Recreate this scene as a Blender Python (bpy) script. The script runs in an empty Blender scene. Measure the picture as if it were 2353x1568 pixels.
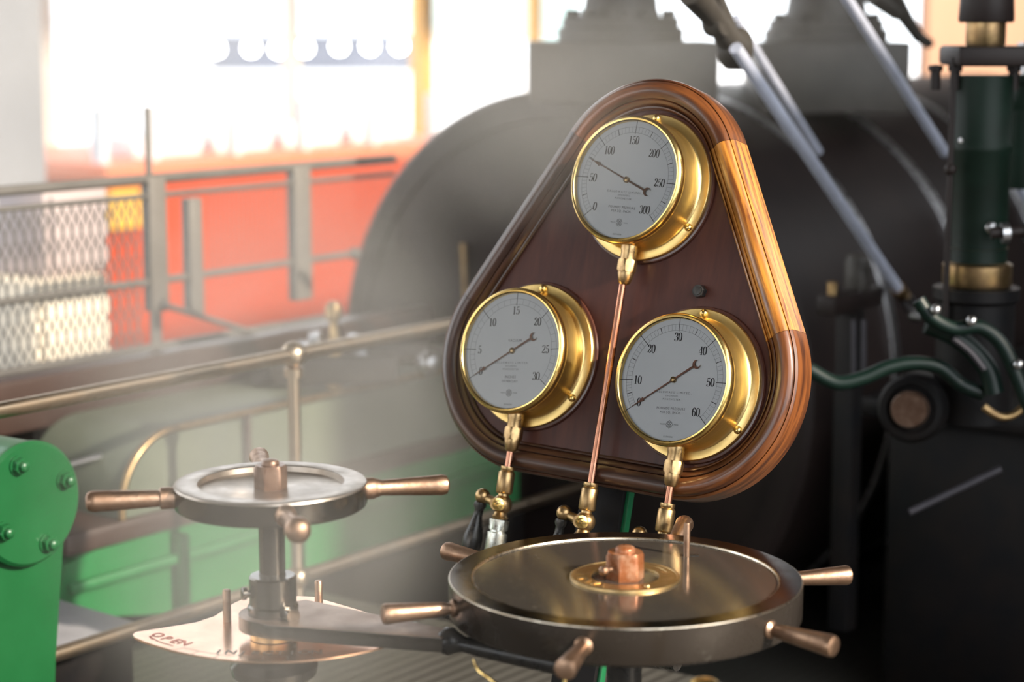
import bpy, bmesh, math, random
from math import sin, cos, radians, pi, sqrt, atan2
from mathutils import Vector, Matrix
random.seed(7)
scene = bpy.context.scene
COL = scene.collection

# ------------------------------------------------------------------ camera, world, sun, exposure
CAM_H = 1.65
PITCH = radians(9.0)
FPX = 4600.0
cam_d = bpy.data.cameras.new('camera')
cam = bpy.data.objects.new('camera', cam_d)
COL.objects.link(cam)
cam.location = (0, 0, CAM_H)
cam.rotation_euler = (radians(90) - PITCH, 0, 0)
cam_d.sensor_width = 36.0
cam_d.lens = FPX / 2353.0 * 36.0
cam_d.clip_end = 300
cam_d.dof.use_dof = True
cam_d.dof.focus_distance = 3.0
cam_d.dof.aperture_fstop = cam_d.lens / 1000.0 / 0.030
cam_d.dof.aperture_blades = 0
scene.camera = cam

scene.view_settings.view_transform = 'Standard'
scene.view_settings.look = 'None'
scene.view_settings.gamma = 1.0
scene.view_settings.use_curve_mapping = False
scene.view_settings.exposure = 0.0

AX = Vector((0.5993, 0.8005, 0))       # along the engine, away to the right
BX = Vector((0.8005, -0.5993, 0))      # across the engine, to the right and nearer
ZX = Vector((0, 0, 1))

world = bpy.data.worlds.new('world')
scene.world = world
world.use_nodes = True
bg = world.node_tree.nodes['Background']
bg.inputs[0].default_value = (0.93, 0.97, 1.0, 1)
bg.inputs[1].default_value = 3.4

SUN_EL = radians(27)
sun_d = bpy.data.lights.new('sun', 'SUN')
sun = bpy.data.objects.new('sun', sun_d)
COL.objects.link(sun)
sun_d.energy = 8.0
sun_d.angle = radians(1.0)
sun_d.color = (1.0, 0.87, 0.70)
sdir = -(BX * cos(SUN_EL) + AX * 0.02) - ZX * sin(SUN_EL)
sun.rotation_euler = sdir.to_track_quat('-Z', 'Y').to_euler()
sun.location = (6, -4, 6)

scene.cycles.volume_step_rate = 4.0
scene.cycles.volume_max_steps = 64
scene.cycles.volume_bounces = 0
scene.cycles.max_bounces = 7
scene.cycles.diffuse_bounces = 3
scene.cycles.glossy_bounces = 4
scene.cycles.transparent_max_bounces = 8
scene.cycles.caustics_reflective = False
scene.cycles.caustics_refractive = False
scene.cycles.sample_clamp_indirect = 6.0

# ------------------------------------------------------------------ coordinates
FW = Vector((0, cos(PITCH), -sin(PITCH)))
UP = Vector((0, sin(PITCH), cos(PITCH)))
CP = Vector((0, 0, CAM_H))


def ray(px, py):
    return FW + Vector((1, 0, 0)) * ((px - 1176.5) / FPX) - UP * ((py - 784) / FPX)


def at(px, py, depth):
    return CP + ray(px, py) * depth


def atz(px, py, z):
    q = ray(px, py)
    return CP + q * ((z - CAM_H) / q.z)


def atb(px, py, b):
    q = ray(px, py)
    return CP + q * (b / q.dot(BX))


def ata(px, py, a):
    q = ray(px, py)
    return CP + q * (a / q.dot(AX))


def eng(a, b, z):
    return AX * a + BX * b + ZX * z


def frame(o, x, y, z):
    m = Matrix.Identity(4)
    for i, v in enumerate((x, y, z)):
        m[0][i], m[1][i], m[2][i] = v[0], v[1], v[2]
    m[0][3], m[1][3], m[2][3] = o[0], o[1], o[2]
    return m


ENG = frame((0, 0, 0), AX, -BX, ZX)     # x away, y to the left, z up (right handed)


# ------------------------------------------------------------------ materials
def new_mat(name):
    m = bpy.data.materials.new(name)
    m.use_nodes = True
    nt = m.node_tree
    b = nt.nodes['Principled BSDF']
    return m, nt, b


def col4(c):
    return (c[0], c[1], c[2], 1)


def mat(name, c, rough=0.5, metal=0.0, var=0.0, scale=20.0, bump=0.0, c2=None, coat=0.0, stretch=None,
        rvar=0.0, spec=None, bscale=None, thr=None):
    """Principled material with noise mixing two colours, roughness variation and bump."""
    m, nt, b = new_mat(name)
    b.inputs['Base Color'].default_value = col4(c)
    b.inputs['Roughness'].default_value = rough
    b.inputs['Metallic'].default_value = metal
    if spec is not None:
        b.inputs['Specular IOR Level'].default_value = spec
    if coat:
        b.inputs['Coat Weight'].default_value = coat
        b.inputs['Coat Roughness'].default_value = 0.08
    N = nt.nodes
    L = nt.links
    tc = N.new('ShaderNodeTexCoord')
    mp = N.new('ShaderNodeMapping')
    L.new(tc.outputs['Object'], mp.inputs[0])
    if stretch:
        mp.inputs['Scale'].default_value = stretch
    if var or c2 or rvar:
        no = N.new('ShaderNodeTexNoise')
        no.inputs['Scale'].default_value = scale
        no.inputs['Detail'].default_value = 6
        no.inputs['Roughness'].default_value = 0.65
        L.new(mp.outputs[0], no.inputs[0])
        src = no.outputs[0]
        rp = N.new('ShaderNodeValToRGB')
        lo, hi = thr if thr else (0.35, 0.68)
        rp.color_ramp.elements[0].position = lo
        rp.color_ramp.elements[1].position = hi
        if c2 is None:
            c2 = tuple(max(0, x * (1 - var)) for x in c)
        rp.color_ramp.elements[0].color = col4(c)
        rp.color_ramp.elements[1].color = col4(c2)
        L.new(src, rp.inputs[0])
        L.new(rp.outputs[0], b.inputs['Base Color'])
        if rvar:
            mr = N.new('ShaderNodeMapRange')
            mr.inputs[1].default_value = 0.3
            mr.inputs[2].default_value = 0.7
            mr.inputs[3].default_value = max(0.02, rough - rvar)
            mr.inputs[4].default_value = rough + rvar
            L.new(src, mr.inputs[0])
            L.new(mr.outputs[0], b.inputs['Roughness'])
    if bump:
        n2 = N.new('ShaderNodeTexNoise')
        n2.inputs['Scale'].default_value = bscale or scale * 3
        n2.inputs['Detail'].default_value = 4
        L.new(mp.outputs[0], n2.inputs[0])
        bp = N.new('ShaderNodeBump')
        bp.inputs['Strength'].default_value = bump
        bp.inputs['Distance'].default_value = 0.002
        L.new(n2.outputs[0], bp.inputs['Height'])
        L.new(bp.outputs[0], b.inputs['Normal'])
    return m


BRASS = mat('polished_brass', (0.86, 0.62, 0.25), 0.24, 1.0, c2=(0.70, 0.46, 0.13), scale=9, rvar=0.06, bump=0.05, bscale=120)
BRASS_CASE = mat('spun_brass', (0.84, 0.62, 0.27), 0.33, 1.0, c2=(0.66, 0.46, 0.16), scale=7, rvar=0.08,
                 bump=0.08, bscale=160, stretch=(1, 1, 6))
BRASS_OLD = mat('tarnished_brass', (0.54, 0.37, 0.175), 0.35, 1.0, c2=(0.30, 0.19, 0.10), scale=40, rvar=0.1, bump=0.1, bscale=150)
BRONZE = mat('worn_bronze', (0.41, 0.265, 0.18), 0.42, 1.0, c2=(0.20, 0.12, 0.08), scale=45, rvar=0.12, bump=0.15,
             bscale=200, thr=(0.4, 0.75))
COPPER = mat('copper_pipe', (0.52, 0.25, 0.165), 0.27, 1.0, c2=(0.40, 0.17, 0.10), scale=25, rvar=0.08)
COPPER_PLATE = mat('engraved_copper_plate', (0.80, 0.50, 0.33), 0.20, 1.0, c2=(0.72, 0.42, 0.27), scale=14, rvar=0.05)
PLATE_BRASS = mat('cast_brass_ring', (0.66, 0.47, 0.24), 0.40, 1.0, c2=(0.50, 0.33, 0.13), scale=60, rvar=0.08, bump=0.15)
STEEL = mat('bright_steel', (0.56, 0.56, 0.58), 0.30, 1.0, c2=(0.42, 0.41, 0.42), scale=30, rvar=0.08)
ROD = mat('sky_tinted_steel_rod', (0.62, 0.65, 0.78), 0.40, 0.25, c2=(0.5, 0.53, 0.64), scale=20)  # pale blue base stands in for reflected sky
ZINC = mat('zinc_plated_steel', (0.72, 0.74, 0.68), 0.32, 1.0, c2=(0.30, 0.20, 0.10), scale=70, rvar=0.1, thr=(0.5, 0.72))
DARK_STEEL = mat('blued_steel', (0.135, 0.122, 0.108), 0.17, 1.0, c2=(0.085, 0.077, 0.068), scale=30, rvar=0.07, bump=0.08, bscale=300)
PALE_DISC = mat('oiled_grey_steel', (0.42, 0.36, 0.31), 0.34, 1.0, c2=(0.30, 0.26, 0.22), scale=25, rvar=0.08, bump=0.06, bscale=300)
EDGE_STEEL = mat('worn_bright_edge', (0.74, 0.66, 0.54), 0.30, 1.0, c2=(0.42, 0.35, 0.27), scale=90, rvar=0.1)
BLACK_IRON = mat('black_painted_iron', (0.025, 0.024, 0.024), 0.30, 0.3, c2=(0.05, 0.045, 0.04), scale=60, rvar=0.08, bump=0.1)
NUT = mat('oily_brown_steel_nut', (0.30, 0.10, 0.035), 0.32, 0.35, c2=(0.50, 0.30, 0.19), scale=60, rvar=0.1, thr=(0.45, 0.8))
NUT_GREY = mat('grey_brown_steel_nut', (0.13, 0.07, 0.045), 0.36, 0.6, c2=(0.22, 0.14, 0.10), scale=60, rvar=0.1)
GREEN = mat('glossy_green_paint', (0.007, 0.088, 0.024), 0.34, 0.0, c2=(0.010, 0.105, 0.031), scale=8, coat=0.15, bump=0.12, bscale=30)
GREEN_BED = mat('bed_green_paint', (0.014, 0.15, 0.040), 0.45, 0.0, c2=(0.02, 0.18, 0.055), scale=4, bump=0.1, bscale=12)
GREEN_LIT = mat('sunlit_post_green', (0.012, 0.15, 0.055), 0.4, 0.0, var=0.2, scale=10)  # for the sunlit edge of the board stand, light put into the colour
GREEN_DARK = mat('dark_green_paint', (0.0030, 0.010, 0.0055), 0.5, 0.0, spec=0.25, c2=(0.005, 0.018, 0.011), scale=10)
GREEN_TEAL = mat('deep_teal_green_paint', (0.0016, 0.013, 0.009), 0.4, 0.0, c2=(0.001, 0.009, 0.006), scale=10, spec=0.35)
GREEN_GREY = mat('pale_green_grey_panel', (0.13, 0.15, 0.105), 0.5, 0.0, c2=(0.10, 0.12, 0.09), scale=4)
MAROON = mat('dark_brown_band', (0.06, 0.035, 0.028), 0.4, 0.0, var=0.3, scale=6)
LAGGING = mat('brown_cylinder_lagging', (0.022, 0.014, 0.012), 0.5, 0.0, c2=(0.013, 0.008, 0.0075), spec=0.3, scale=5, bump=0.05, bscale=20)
CASTING = mat('grey_brown_casting', (0.055, 0.048, 0.04), 0.5, 0.0, c2=(0.035, 0.03, 0.026), scale=10, bump=0.2, bscale=40)
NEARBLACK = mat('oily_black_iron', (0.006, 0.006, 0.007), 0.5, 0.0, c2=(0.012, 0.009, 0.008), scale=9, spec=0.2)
PAINTGREY = mat('grey_rail_paint', (0.16, 0.15, 0.14), 0.45, 0.2, var=0.2, scale=10)
POSTGREY = mat('dull_grey_post_paint', (0.17, 0.155, 0.14), 0.55, 0.0, var=0.2, scale=8)
PLINTH = mat('weathered_plinth_render', (0.15, 0.14, 0.115), 0.8, 0.0, c2=(0.10, 0.09, 0.075), scale=3)
ORANGE = mat('orange_red_enamel', (0.42, 0.052, 0.014), 0.5, 0.0, c2=(0.44, 0.05, 0.014), scale=3, spec=0.2)
ORANGE_PALE = mat('pale_orange_band', (0.70, 0.22, 0.12), 0.5, 0.0, var=0.1, scale=3)
YELLOW = mat('yellow_panel', (0.85, 0.5, 0.08), 0.5, 0.0, var=0.1, scale=4)
WINFRAME = mat('varnished_window_timber', (0.85, 0.48, 0.13), 0.5, 0.0, c2=(0.75, 0.40, 0.10), scale=6, stretch=(1, 1, .2))
CREAM = mat('cream_painted_post', (0.82, 0.74, 0.62), 0.6, 0.0, var=0.05, scale=4)
PALE_WALL = mat('pale_grey_pillar', (0.80, 0.82, 0.86), 0.7, 0.0, var=0.04, scale=3)
PEACH = mat('peach_painted_panel', (0.62, 0.37, 0.26), 0.6, 0.0, var=0.05, scale=3)
DARKWALL = mat('dark_hall_wall', (0.05, 0.042, 0.038), 0.8, 0.0, var=0.3, scale=2)
CEIL = mat('dark_hall_ceiling', (0.10, 0.09, 0.08), 0.9, 0.0, var=0.2, scale=2)
BLACK_INK = mat('black_dial_ink', (0.03, 0.03, 0.032), 0.6)
GREY_INK = mat('thin_grey_dial_ink', (0.17, 0.17, 0.18), 0.6)
RED_INK = mat('engraved_red_paint', (0.30, 0.055, 0.03), 0.5)
DARK_INK = mat('engraved_dark_fill', (0.05, 0.035, 0.03), 0.5)
POINTER = mat('bronzed_pointer', (0.17, 0.065, 0.035), 0.35, 0.5, c2=(0.10, 0.04, 0.025), scale=60)
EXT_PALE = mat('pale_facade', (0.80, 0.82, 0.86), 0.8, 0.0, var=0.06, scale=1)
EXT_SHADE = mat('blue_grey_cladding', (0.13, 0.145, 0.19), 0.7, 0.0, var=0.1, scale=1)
EXT_TEAL = mat('pale_teal_glazing', (0.38, 0.52, 0.52), 0.3, 0.0, var=0.1, scale=1)
EXT_GROUND = mat('pale_paving', (0.78, 0.76, 0.76), 0.9, 0.0, var=0.08, scale=1)
VIOLET_GREY = mat('pale_violet_grey_enamel', (0.45, 0.38, 0.38), 0.5, 0.0, var=0.1, scale=2)
SHEET = mat('bare_aluminium_plate', (0.48, 0.47, 0.50), 0.55, 0.2, c2=(0.38, 0.37, 0.40), scale=15, bump=0.2, bscale=60)


def wood_mat(name, light, dark, stretch=(1, 1, 1), coat=0.35):
    m, nt, b = new_mat(name)
    N, L = nt.nodes, nt.links
    tc = N.new('ShaderNodeTexCoord')
    mp = N.new('ShaderNodeMapping')
    mp.inputs['Scale'].default_value = stretch
    L.new(tc.outputs['UV'], mp.inputs[0])
    no = N.new('ShaderNodeTexNoise')
    no.inputs['Scale'].default_value = 1.0
    no.inputs['Detail'].default_value = 8
    no.inputs['Distortion'].default_value = 0.4
    L.new(mp.outputs[0], no.inputs[0])
    rp = N.new('ShaderNodeValToRGB')
    rp.color_ramp.elements[0].position = 0.36
    rp.color_ramp.elements[1].position = 0.62
    rp.color_ramp.elements[0].color = col4(dark)
    rp.color_ramp.elements[1].color = col4(light)
    L.new(no.outputs[0], rp.inputs[0])
    L.new(rp.outputs[0], b.inputs['Base Color'])
    b.inputs['Roughness'].default_value = 0.32
    b.inputs['Coat Weight'].default_value = coat
    b.inputs['Coat Roughness'].default_value = 0.12
    return m


# grain runs round the outline, so each moulding length has its own stretch (object space is the board's)
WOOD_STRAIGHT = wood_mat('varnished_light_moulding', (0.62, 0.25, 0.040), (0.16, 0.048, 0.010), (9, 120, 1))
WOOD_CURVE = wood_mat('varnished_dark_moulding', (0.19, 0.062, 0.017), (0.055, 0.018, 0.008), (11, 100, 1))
WOOD_SHADED = wood_mat('varnished_shaded_moulding', (0.085, 0.034, 0.017), (0.035, 0.014, 0.009), (11, 100, 1), .15)  # darker copy for lengths facing away from the sun, shade put in the colour
WOOD_PANEL = mat('dark_mahogany_panel', (0.085, 0.028, 0.019), 0.42, 0.0, c2=(0.055, 0.018, 0.014), scale=9, coat=0.08, spec=0.25,
                 stretch=(6, 1, 6))
RAIL_BRASS = mat('dull_pale_brass', (0.50, 0.40, 0.29), 0.34, 1.0, c2=(0.36, 0.27, 0.19), scale=20, rvar=0.08)
LEVER_STEEL = mat('brownish_lever_steel', (0.36, 0.27, 0.22), 0.42, 0.9, c2=(0.26, 0.19, 0.155), scale=25, rvar=0.06, bump=0.1, bscale=200)
RIM_SIDE = mat('stained_dark_rim', (0.040, 0.032, 0.026), 0.26, 0.35, c2=(0.17, 0.16, 0.14), scale=13, rvar=0.08, bump=0.15, bscale=90, thr=(0.60, 0.76))
WHEEL_TOP = mat('speckled_polished_steel', (0.085, 0.074, 0.062), 0.11, 0.45, c2=(0.36, 0.31, 0.25), scale=210, rvar=0.03,
                bump=0.04, bscale=300, thr=(0.64, 0.70))
LOWLINK = mat('dark_violet_grey_steel', (0.05, 0.045, 0.055), 0.5, 0.2, var=0.3, scale=20)
WOOD_RING = mat('mahogany_mounting_ring', (0.10, 0.035, 0.022), 0.3, 0.0, var=0.4, scale=20, coat=0.4)
DIAL = mat('silvered_dial', (0.86, 0.87, 0.88), 0.42, 0.0, c2=(0.80, 0.82, 0.84), scale=9, rvar=0.05)
GLASS, _nt, _b = new_mat('gauge_glass')
_N, _L = _nt.nodes, _nt.links
_tr = _N.new('ShaderNodeBsdfTransparent')
_gl = _N.new('ShaderNodeBsdfGlossy')
_gl.inputs['Roughness'].default_value = 0.02
_fr = _N.new('ShaderNodeFresnel')
_fr.inputs[0].default_value = 1.45
_mx = _N.new('ShaderNodeMixShader')
_L.new(_fr.outputs[0], _mx.inputs[0])
_L.new(_tr.outputs[0], _mx.inputs[1])
_L.new(_gl.outputs[0], _mx.inputs[2])
_L.new(_mx.outputs[0], _N['Material Output'].inputs[0])
LAMP, _nt, _b = new_mat('lit_lamp')
_b.inputs['Emission Color'].default_value = (1, .97, .92, 1)
_b.inputs['Emission Strength'].default_value = 30

# chequer plate floor
FLOOR, _nt, _b = new_mat('oily_chequer_plate')
_N, _L = _nt.nodes, _nt.links
_tc = _N.new('ShaderNodeTexCoord')
_mp = _N.new('ShaderNodeMapping')
_mp.inputs['Rotation'].default_value = (0, 0, radians(37))
_L.new(_tc.outputs['Object'], _mp.inputs[0])
_w1 = _N.new('ShaderNodeTexWave')
_w1.inputs['Scale'].default_value = 9
_w1.inputs['Distortion'].default_value = 0.0
_L.new(_mp.outputs[0], _w1.inputs[0])
_rp = _N.new('ShaderNodeValToRGB')
_rp.color_ramp.elements[0].position = 0.75
_rp.color_ramp.elements[1].position = 0.95
_rp.color_ramp.elements[0].color = (0.085, 0.08, 0.07, 1)
_rp.color_ramp.elements[1].color = (0.03, 0.026, 0.022, 1)
_L.new(_w1.outputs[1], _rp.inputs[0])
_L.new(_rp.outputs[0], _b.inputs['Base Color'])
_b.inputs['Roughness'].default_value = 0.5


# ------------------------------------------------------------------ mesh builder
class MB:
    def __init__(self):
        self.bm = bmesh.new()

    def _take(self, verts, mt, mi=0, smooth=True):
        fs = set()
        for v in verts:
            if mt is not None:
                v.co = mt @ v.co
            for f in v.link_faces:
                fs.add(f)
        for f in fs:
            f.material_index = mi
            f.smooth = smooth
        return self

    def box(self, c, s, mt=None, mi=0, bev=0.0):
        r = bmesh.ops.create_cube(self.bm, size=1.0)
        vs = r['verts']
        for v in vs:
            v.co = Vector((v.co.x * s[0] + c[0], v.co.y * s[1] + c[1], v.co.z * s[2] + c[2]))
        if bev:
            es = list({e for v in vs for e in v.link_edges})
            r2 = bmesh.ops.bevel(self.bm, geom=es, offset=bev, segments=2, affect='EDGES', profile=0.5)
            vs = list(set(r2['verts']) | {v for v in vs if v.is_valid})
        return self._take(vs, mt, mi)

    def lathe(self, prof, mt=None, n=48, mi=0, capa=True, capb=True, sides=None):
        """prof: list of (radius, height) turned round z."""
        vs = []
        rings = []
        for (r, z) in prof:
            if r < 1e-6:
                v = self.bm.verts.new((0, 0, z))
                rings.append([v])
                vs.append(v)
            else:
                ring = [self.bm.verts.new((r * cos(2 * pi * i / n), r * sin(2 * pi * i / n), z)) for i in range(n)]
                rings.append(ring)
                vs += ring
        for a, b in zip(rings, rings[1:]):
            if len(a) == 1 and len(b) == 1:
                continue
            for i in range(n):
                j = (i + 1) % n
                try:
                    if len(a) == 1:
                        self.bm.faces.new((a[0], b[j], b[i]))
                    elif len(b) == 1:
                        self.bm.faces.new((a[i], a[j], b[0]))
                    else:
                        self.bm.faces.new((a[i], a[j], b[j], b[i]))
                except ValueError:
                    pass
        if capa and len(rings[0]) > 1:
            self.bm.faces.new(list(reversed(rings[0])))
        if capb and len(rings[-1]) > 1:
            self.bm.faces.new(rings[-1])
        return self._take(vs, mt, mi)

    def prism(self, poly, z0, z1, mt=None, mi=0, bev=0.0):
        a = [self.bm.verts.new((p[0], p[1], z0)) for p in poly]
        b = [self.bm.verts.new((p[0], p[1], z1)) for p in poly]
        n = len(poly)
        self.bm.faces.new(list(reversed(a)))
        top = self.bm.faces.new(b)
        for i in range(n):
            j = (i + 1) % n
            self.bm.faces.new((a[i], a[j], b[j], b[i]))
        vs = a + b
        if bev:
            r2 = bmesh.ops.bevel(self.bm, geom=list(top.edges), offset=bev, segments=3, affect='EDGES', profile=0.5)
            vs = list(set(r2['verts']) | {v for v in vs if v.is_valid})
        return self._take(vs, mt, mi)

    def sphere(self, c, r, mt=None, mi=0, sc=(1, 1, 1), u=24, v=14):
        q = bmesh.ops.create_uvsphere(self.bm, u_segments=u, v_segments=v, radius=r)
        for w in q['verts']:
            w.co = Vector((w.co.x * sc[0] + c[0], w.co.y * sc[1] + c[1], w.co.z * sc[2] + c[2]))
        return self._take(q['verts'], mt, mi)

    def tube(self, pts, r, n=16, mi=0, mt=None, closed=False, flat=1.0):
        """round bar through pts; r a number or a list of radii."""
        pts = [Vector(p) for p in pts]
        k = len(pts)
        rs = r if isinstance(r, (list, tuple)) else [r] * k
        rings = []
        vs = []
        up = None
        for i in range(k):
            if closed:
                t = (pts[(i + 1) % k] - pts[i - 1]).normalized()
            else:
                t = (pts[min(i + 1, k - 1)] - pts[max(i - 1, 0)]).normalized()
            if up is None:
                up = t.orthogonal().normalized()
            else:
                up = (up - t * up.dot(t)).normalized()
            s = t.cross(up)
            ring = [self.bm.verts.new(pts[i] + (up * cos(2 * pi * j / n) * flat + s * sin(2 * pi * j / n)) * rs[i]) for j in range(n)]
            rings.append(ring)
            vs += ring
        prs = list(zip(rings, rings[1:])) + ([(rings[-1], rings[0])] if closed else [])
        for a, b in prs:
            for i in range(n):
                j = (i + 1) % n
                self.bm.faces.new((a[i], a[j], b[j], b[i]))
        if not closed:
            self.bm.faces.new(list(reversed(rings[0])))
            self.bm.faces.new(rings[-1])
        return self._take(vs, mt, mi)

    def poly(self, pts, mi=0, mt=None):
        vs = [self.bm.verts.new(p) for p in pts]
        self.bm.faces.new(vs)
        return self._take(vs, mt, mi, False)

    def build(self, name, mats, parent=None, loc=None, sharp=38):
        me = bpy.data.meshes.new(name)
        bmesh.ops.recalc_face_normals(self.bm, faces=[f for f in self.bm.faces])
        self.bm.to_mesh(me)
        self.bm.free()
        if not isinstance(mats, (list, tuple)):
            mats = [mats]
        for m in mats:
            me.materials.append(m)
        me.set_sharp_from_angle(angle=radians(sharp))
        o = bpy.data.objects.new(name, me)
        COL.objects.link(o)
        if parent is not None:
            o.parent = parent
        if loc is not None:
            o.location = loc
        return o


def T(x, y, z):
    return Matrix.Translation((x, y, z))


def toward(o, d, hint=None):
    """matrix with local z along d at o."""
    z = Vector(d).normalized()
    h = Vector(hint) if hint else (Vector((0, 0, 1)) if abs(z.z) < 0.9 else Vector((1, 0, 0)))
    x = h.cross(z).normalized()
    y = z.cross(x)
    return frame(o, x, y, z)


def thing(name, label, cat, mtx, group=None):
    o = bpy.data.objects.new(name, None)
    o.empty_display_size = 0.05
    COL.objects.link(o)
    o.matrix_world = mtx
    o['label'] = label
    o['category'] = cat
    if group:
        o['group'] = group
    return o


def tag(o, label, cat, group=None, kind=None):
    o['label'] = label
    o['category'] = cat
    if group:
        o['group'] = group
    if kind:
        o['kind'] = kind
    return o


def struct(o, label=None):
    o['kind'] = 'structure'
    if label:
        o['label'] = label
    return o


def hexagon(r, ph=0.0):
    return [(r * cos(ph + i * pi / 3), r * sin(ph + i * pi / 3)) for i in range(6)]


def hexnut(mb, r, z0, z1, mt=None, ph=0.0, mi=0, both=False):
    """hexagonal nut with chamfered top corners."""
    h = z1 - z0
    n = 48
    rings = []
    vs = []
    prof = ([(0.88, z0, 1), (1.0, z0 + h * .14, 0)] if both else [(1.0, z0, 0)]) + [(1.0, z1 - h * 0.14, 0), (0.88, z1, 1)]
    for (k, z, rnd) in prof:
        ring = []
        for i in range(n):
            a = 2 * pi * i / n
            ha = ((a) % (pi / 3)) - pi / 6
            rr = r * cos(pi / 6) / cos(ha)
            if rnd:
                rr = r * k
            elif z > z0:
                rr = min(rr, r * 0.99)
            ring.append(mb.bm.verts.new((rr * cos(a + ph), rr * sin(a + ph), z)))
        rings.append(ring)
        vs += ring
    for a, b in zip(rings, rings[1:]):
        for i in range(n):
            j = (i + 1) % n
            mb.bm.faces.new((a[i], a[j], b[j], b[i]))
    mb.bm.faces.new(list(reversed(rings[0])))
    mb.bm.faces.new(rings[-1])
    return mb._take(vs, mt, mi)


# ------------------------------------------------------------------ lettering
def catmull(p, n=8, closed=False):
    out = []
    k = len(p)
    rng = range(k) if closed else range(k - 1)
    for i in rng:
        g = lambda q: p[q % k] if closed else p[max(0, min(k - 1, q))]
        a, b, c, d = g(i - 1), g(i), g(i + 1), g(i + 2)
        for j in range(n):
            t = j / n
            out.append(tuple(0.5 * ((2 * b[m]) + (-a[m] + c[m]) * t + (2 * a[m] - 5 * b[m] + 4 * c[m] - d[m]) * t * t
                                    + (-a[m] + 3 * b[m] - 3 * c[m] + d[m]) * t ** 3) for m in (0, 1)))
    if not closed:
        out.append(p[-1])
    return out


HAIR, THICK = 0.028, 0.15
DIGITS = {
    '0': [('c', [(.06, .5), (.10, .84), (.25, 1), (.40, .84), (.44, .5), (.40, .16), (.25, 0), (.10, .16)])],
    '1': [('l', [(.25, 0), (.25, 1)]), ('h', [(.10, .01), (.40, .01)]), ('h', [(.09, .86), (.2, .97)])],
    '2': [('s', [(.09, .76), (.13, .94), (.25, 1), (.38, .9), (.40, .68), (.28, .42), (.12, .18), (.06, .03)]),
          ('f', [(.06, .06), (.2, .1), (.32, .04), (.42, .12), (.44, .26)]), ('b', [(.11, .77)])],
    '3': [('s', [(.09, .8), (.13, .95), (.25, 1), (.38, .9), (.38, .66), (.21, .53)]),
          ('s', [(.21, .53), (.36, .5), (.43, .3), (.38, .08), (.23, 0), (.10, .06), (.07, .2)]), ('b', [(.11, .8), (.1, .19)])],
    '4': [('h', [(.33, .98), (.03, .29)]), ('h', [(.03, .28), (.49, .28)]), ('l', [(.35, 0), (.35, 1)]), ('h', [(.22, .01), (.48, .01)])],
    '5': [('f', [(.12, .94), (.28, .93), (.41, .98)]), ('h', [(.12, .98), (.10, .52)]),
          ('s', [(.10, .52), (.22, .62), (.37, .54), (.43, .3), (.37, .08), (.22, 0), (.10, .06), (.07, .18)]), ('b', [(.1, .18)])],
    '6': [('s', [(.40, .84), (.34, .97), (.25, 1), (.12, .84), (.06, .5), (.10, .12), (.25, 0), (.39, .08), (.43, .3), (.38, .5), (.26, .58), (.12, .46)]),
          ('b', [(.38, .83)])],
}


def stroke(mb, pts, wf, mt, mi, closed=False):
    k = len(pts)
    L, R = [], []
    for i in range(k):
        if closed:
            a, b = pts[i - 1], pts[(i + 1) % k]
        else:
            a, b = pts[max(0, i - 1)], pts[min(k - 1, i + 1)]
        dx, dy = b[0] - a[0], b[1] - a[1]
        d = math.hypot(dx, dy) or 1
        dx, dy = dx / d, dy / d
        w = wf(dx, dy) * 0.5
        L.append(mb.bm.verts.new((pts[i][0] - dy * w, pts[i][1] + dx * w, 0)))
        R.append(mb.bm.verts.new((pts[i][0] + dy * w, pts[i][1] - dx * w, 0)))
    rng = range(k) if closed else range(k - 1)
    for i in rng:
        j = (i + 1) % k
        try:
            mb.bm.faces.new((L[i], R[i], R[j], L[j]))
        except ValueError:
            pass
    mb._take(L + R, mt, mi, False)


def number(mb, text, x, y, h, rot, z, mi, wide=0.98):
    adv = 0.52
    w = adv * len(text)
    for q, ch in enumerate(text):
        m = T(x, y, z) @ Matrix.Rotation(rot, 4, 'Z') @ Matrix.Diagonal((h * wide, h, 1, 1)) @ T(-w / 2 + q * adv + 0.01, -0.5, 0)
        for kind, p in DIGITS[ch]:
            if kind == 'c':
                stroke(mb, catmull(p, 5, True), lambda dx, dy: HAIR + (THICK - HAIR) * abs(dy) ** 2, m, mi, True)
            elif kind == 's':
                stroke(mb, catmull(p, 6), lambda dx, dy: HAIR + (THICK - HAIR) * abs(dy) ** 2, m, mi)
            elif kind == 'f':
                stroke(mb, catmull(p, 5), lambda dx, dy: 0.10, m, mi)
            elif kind == 'l':
                stroke(mb, p, lambda dx, dy: THICK, m, mi)
            elif kind == 'h':
                stroke(mb, p, lambda dx, dy: 0.045, m, mi)
            else:
                for c in p:
                    mb.poly([(c[0] + .055 * cos(t * pi / 5), c[1] + .055 * sin(t * pi / 5), 0) for t in range(10)], mi, m)


def text_into(mb, text, size, mt, mi, spacing=1.0, bold=0.0):
    cu = bpy.data.curves.new('lettering', 'FONT')
    cu.body = text
    cu.size = size
    cu.align_x = 'CENTER'
    cu.align_y = 'CENTER'
    cu.space_character = spacing
    cu.resolution_u = 2
    cu.offset = bold
    to = bpy.data.objects.new('lettering', cu)
    COL.objects.link(to)
    dg = bpy.context.evaluated_depsgraph_get()
    me = bpy.data.meshes.new_from_object(to.evaluated_get(dg))
    bpy.data.objects.remove(to)
    n0 = len(mb.bm.verts)
    mb.bm.from_mesh(me)
    bpy.data.meshes.remove(me)
    bpy.data.curves.remove(cu)
    mb.bm.verts.ensure_lookup_table()
    mb._take(mb.bm.verts[n0:], mt, mi, False)


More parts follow.
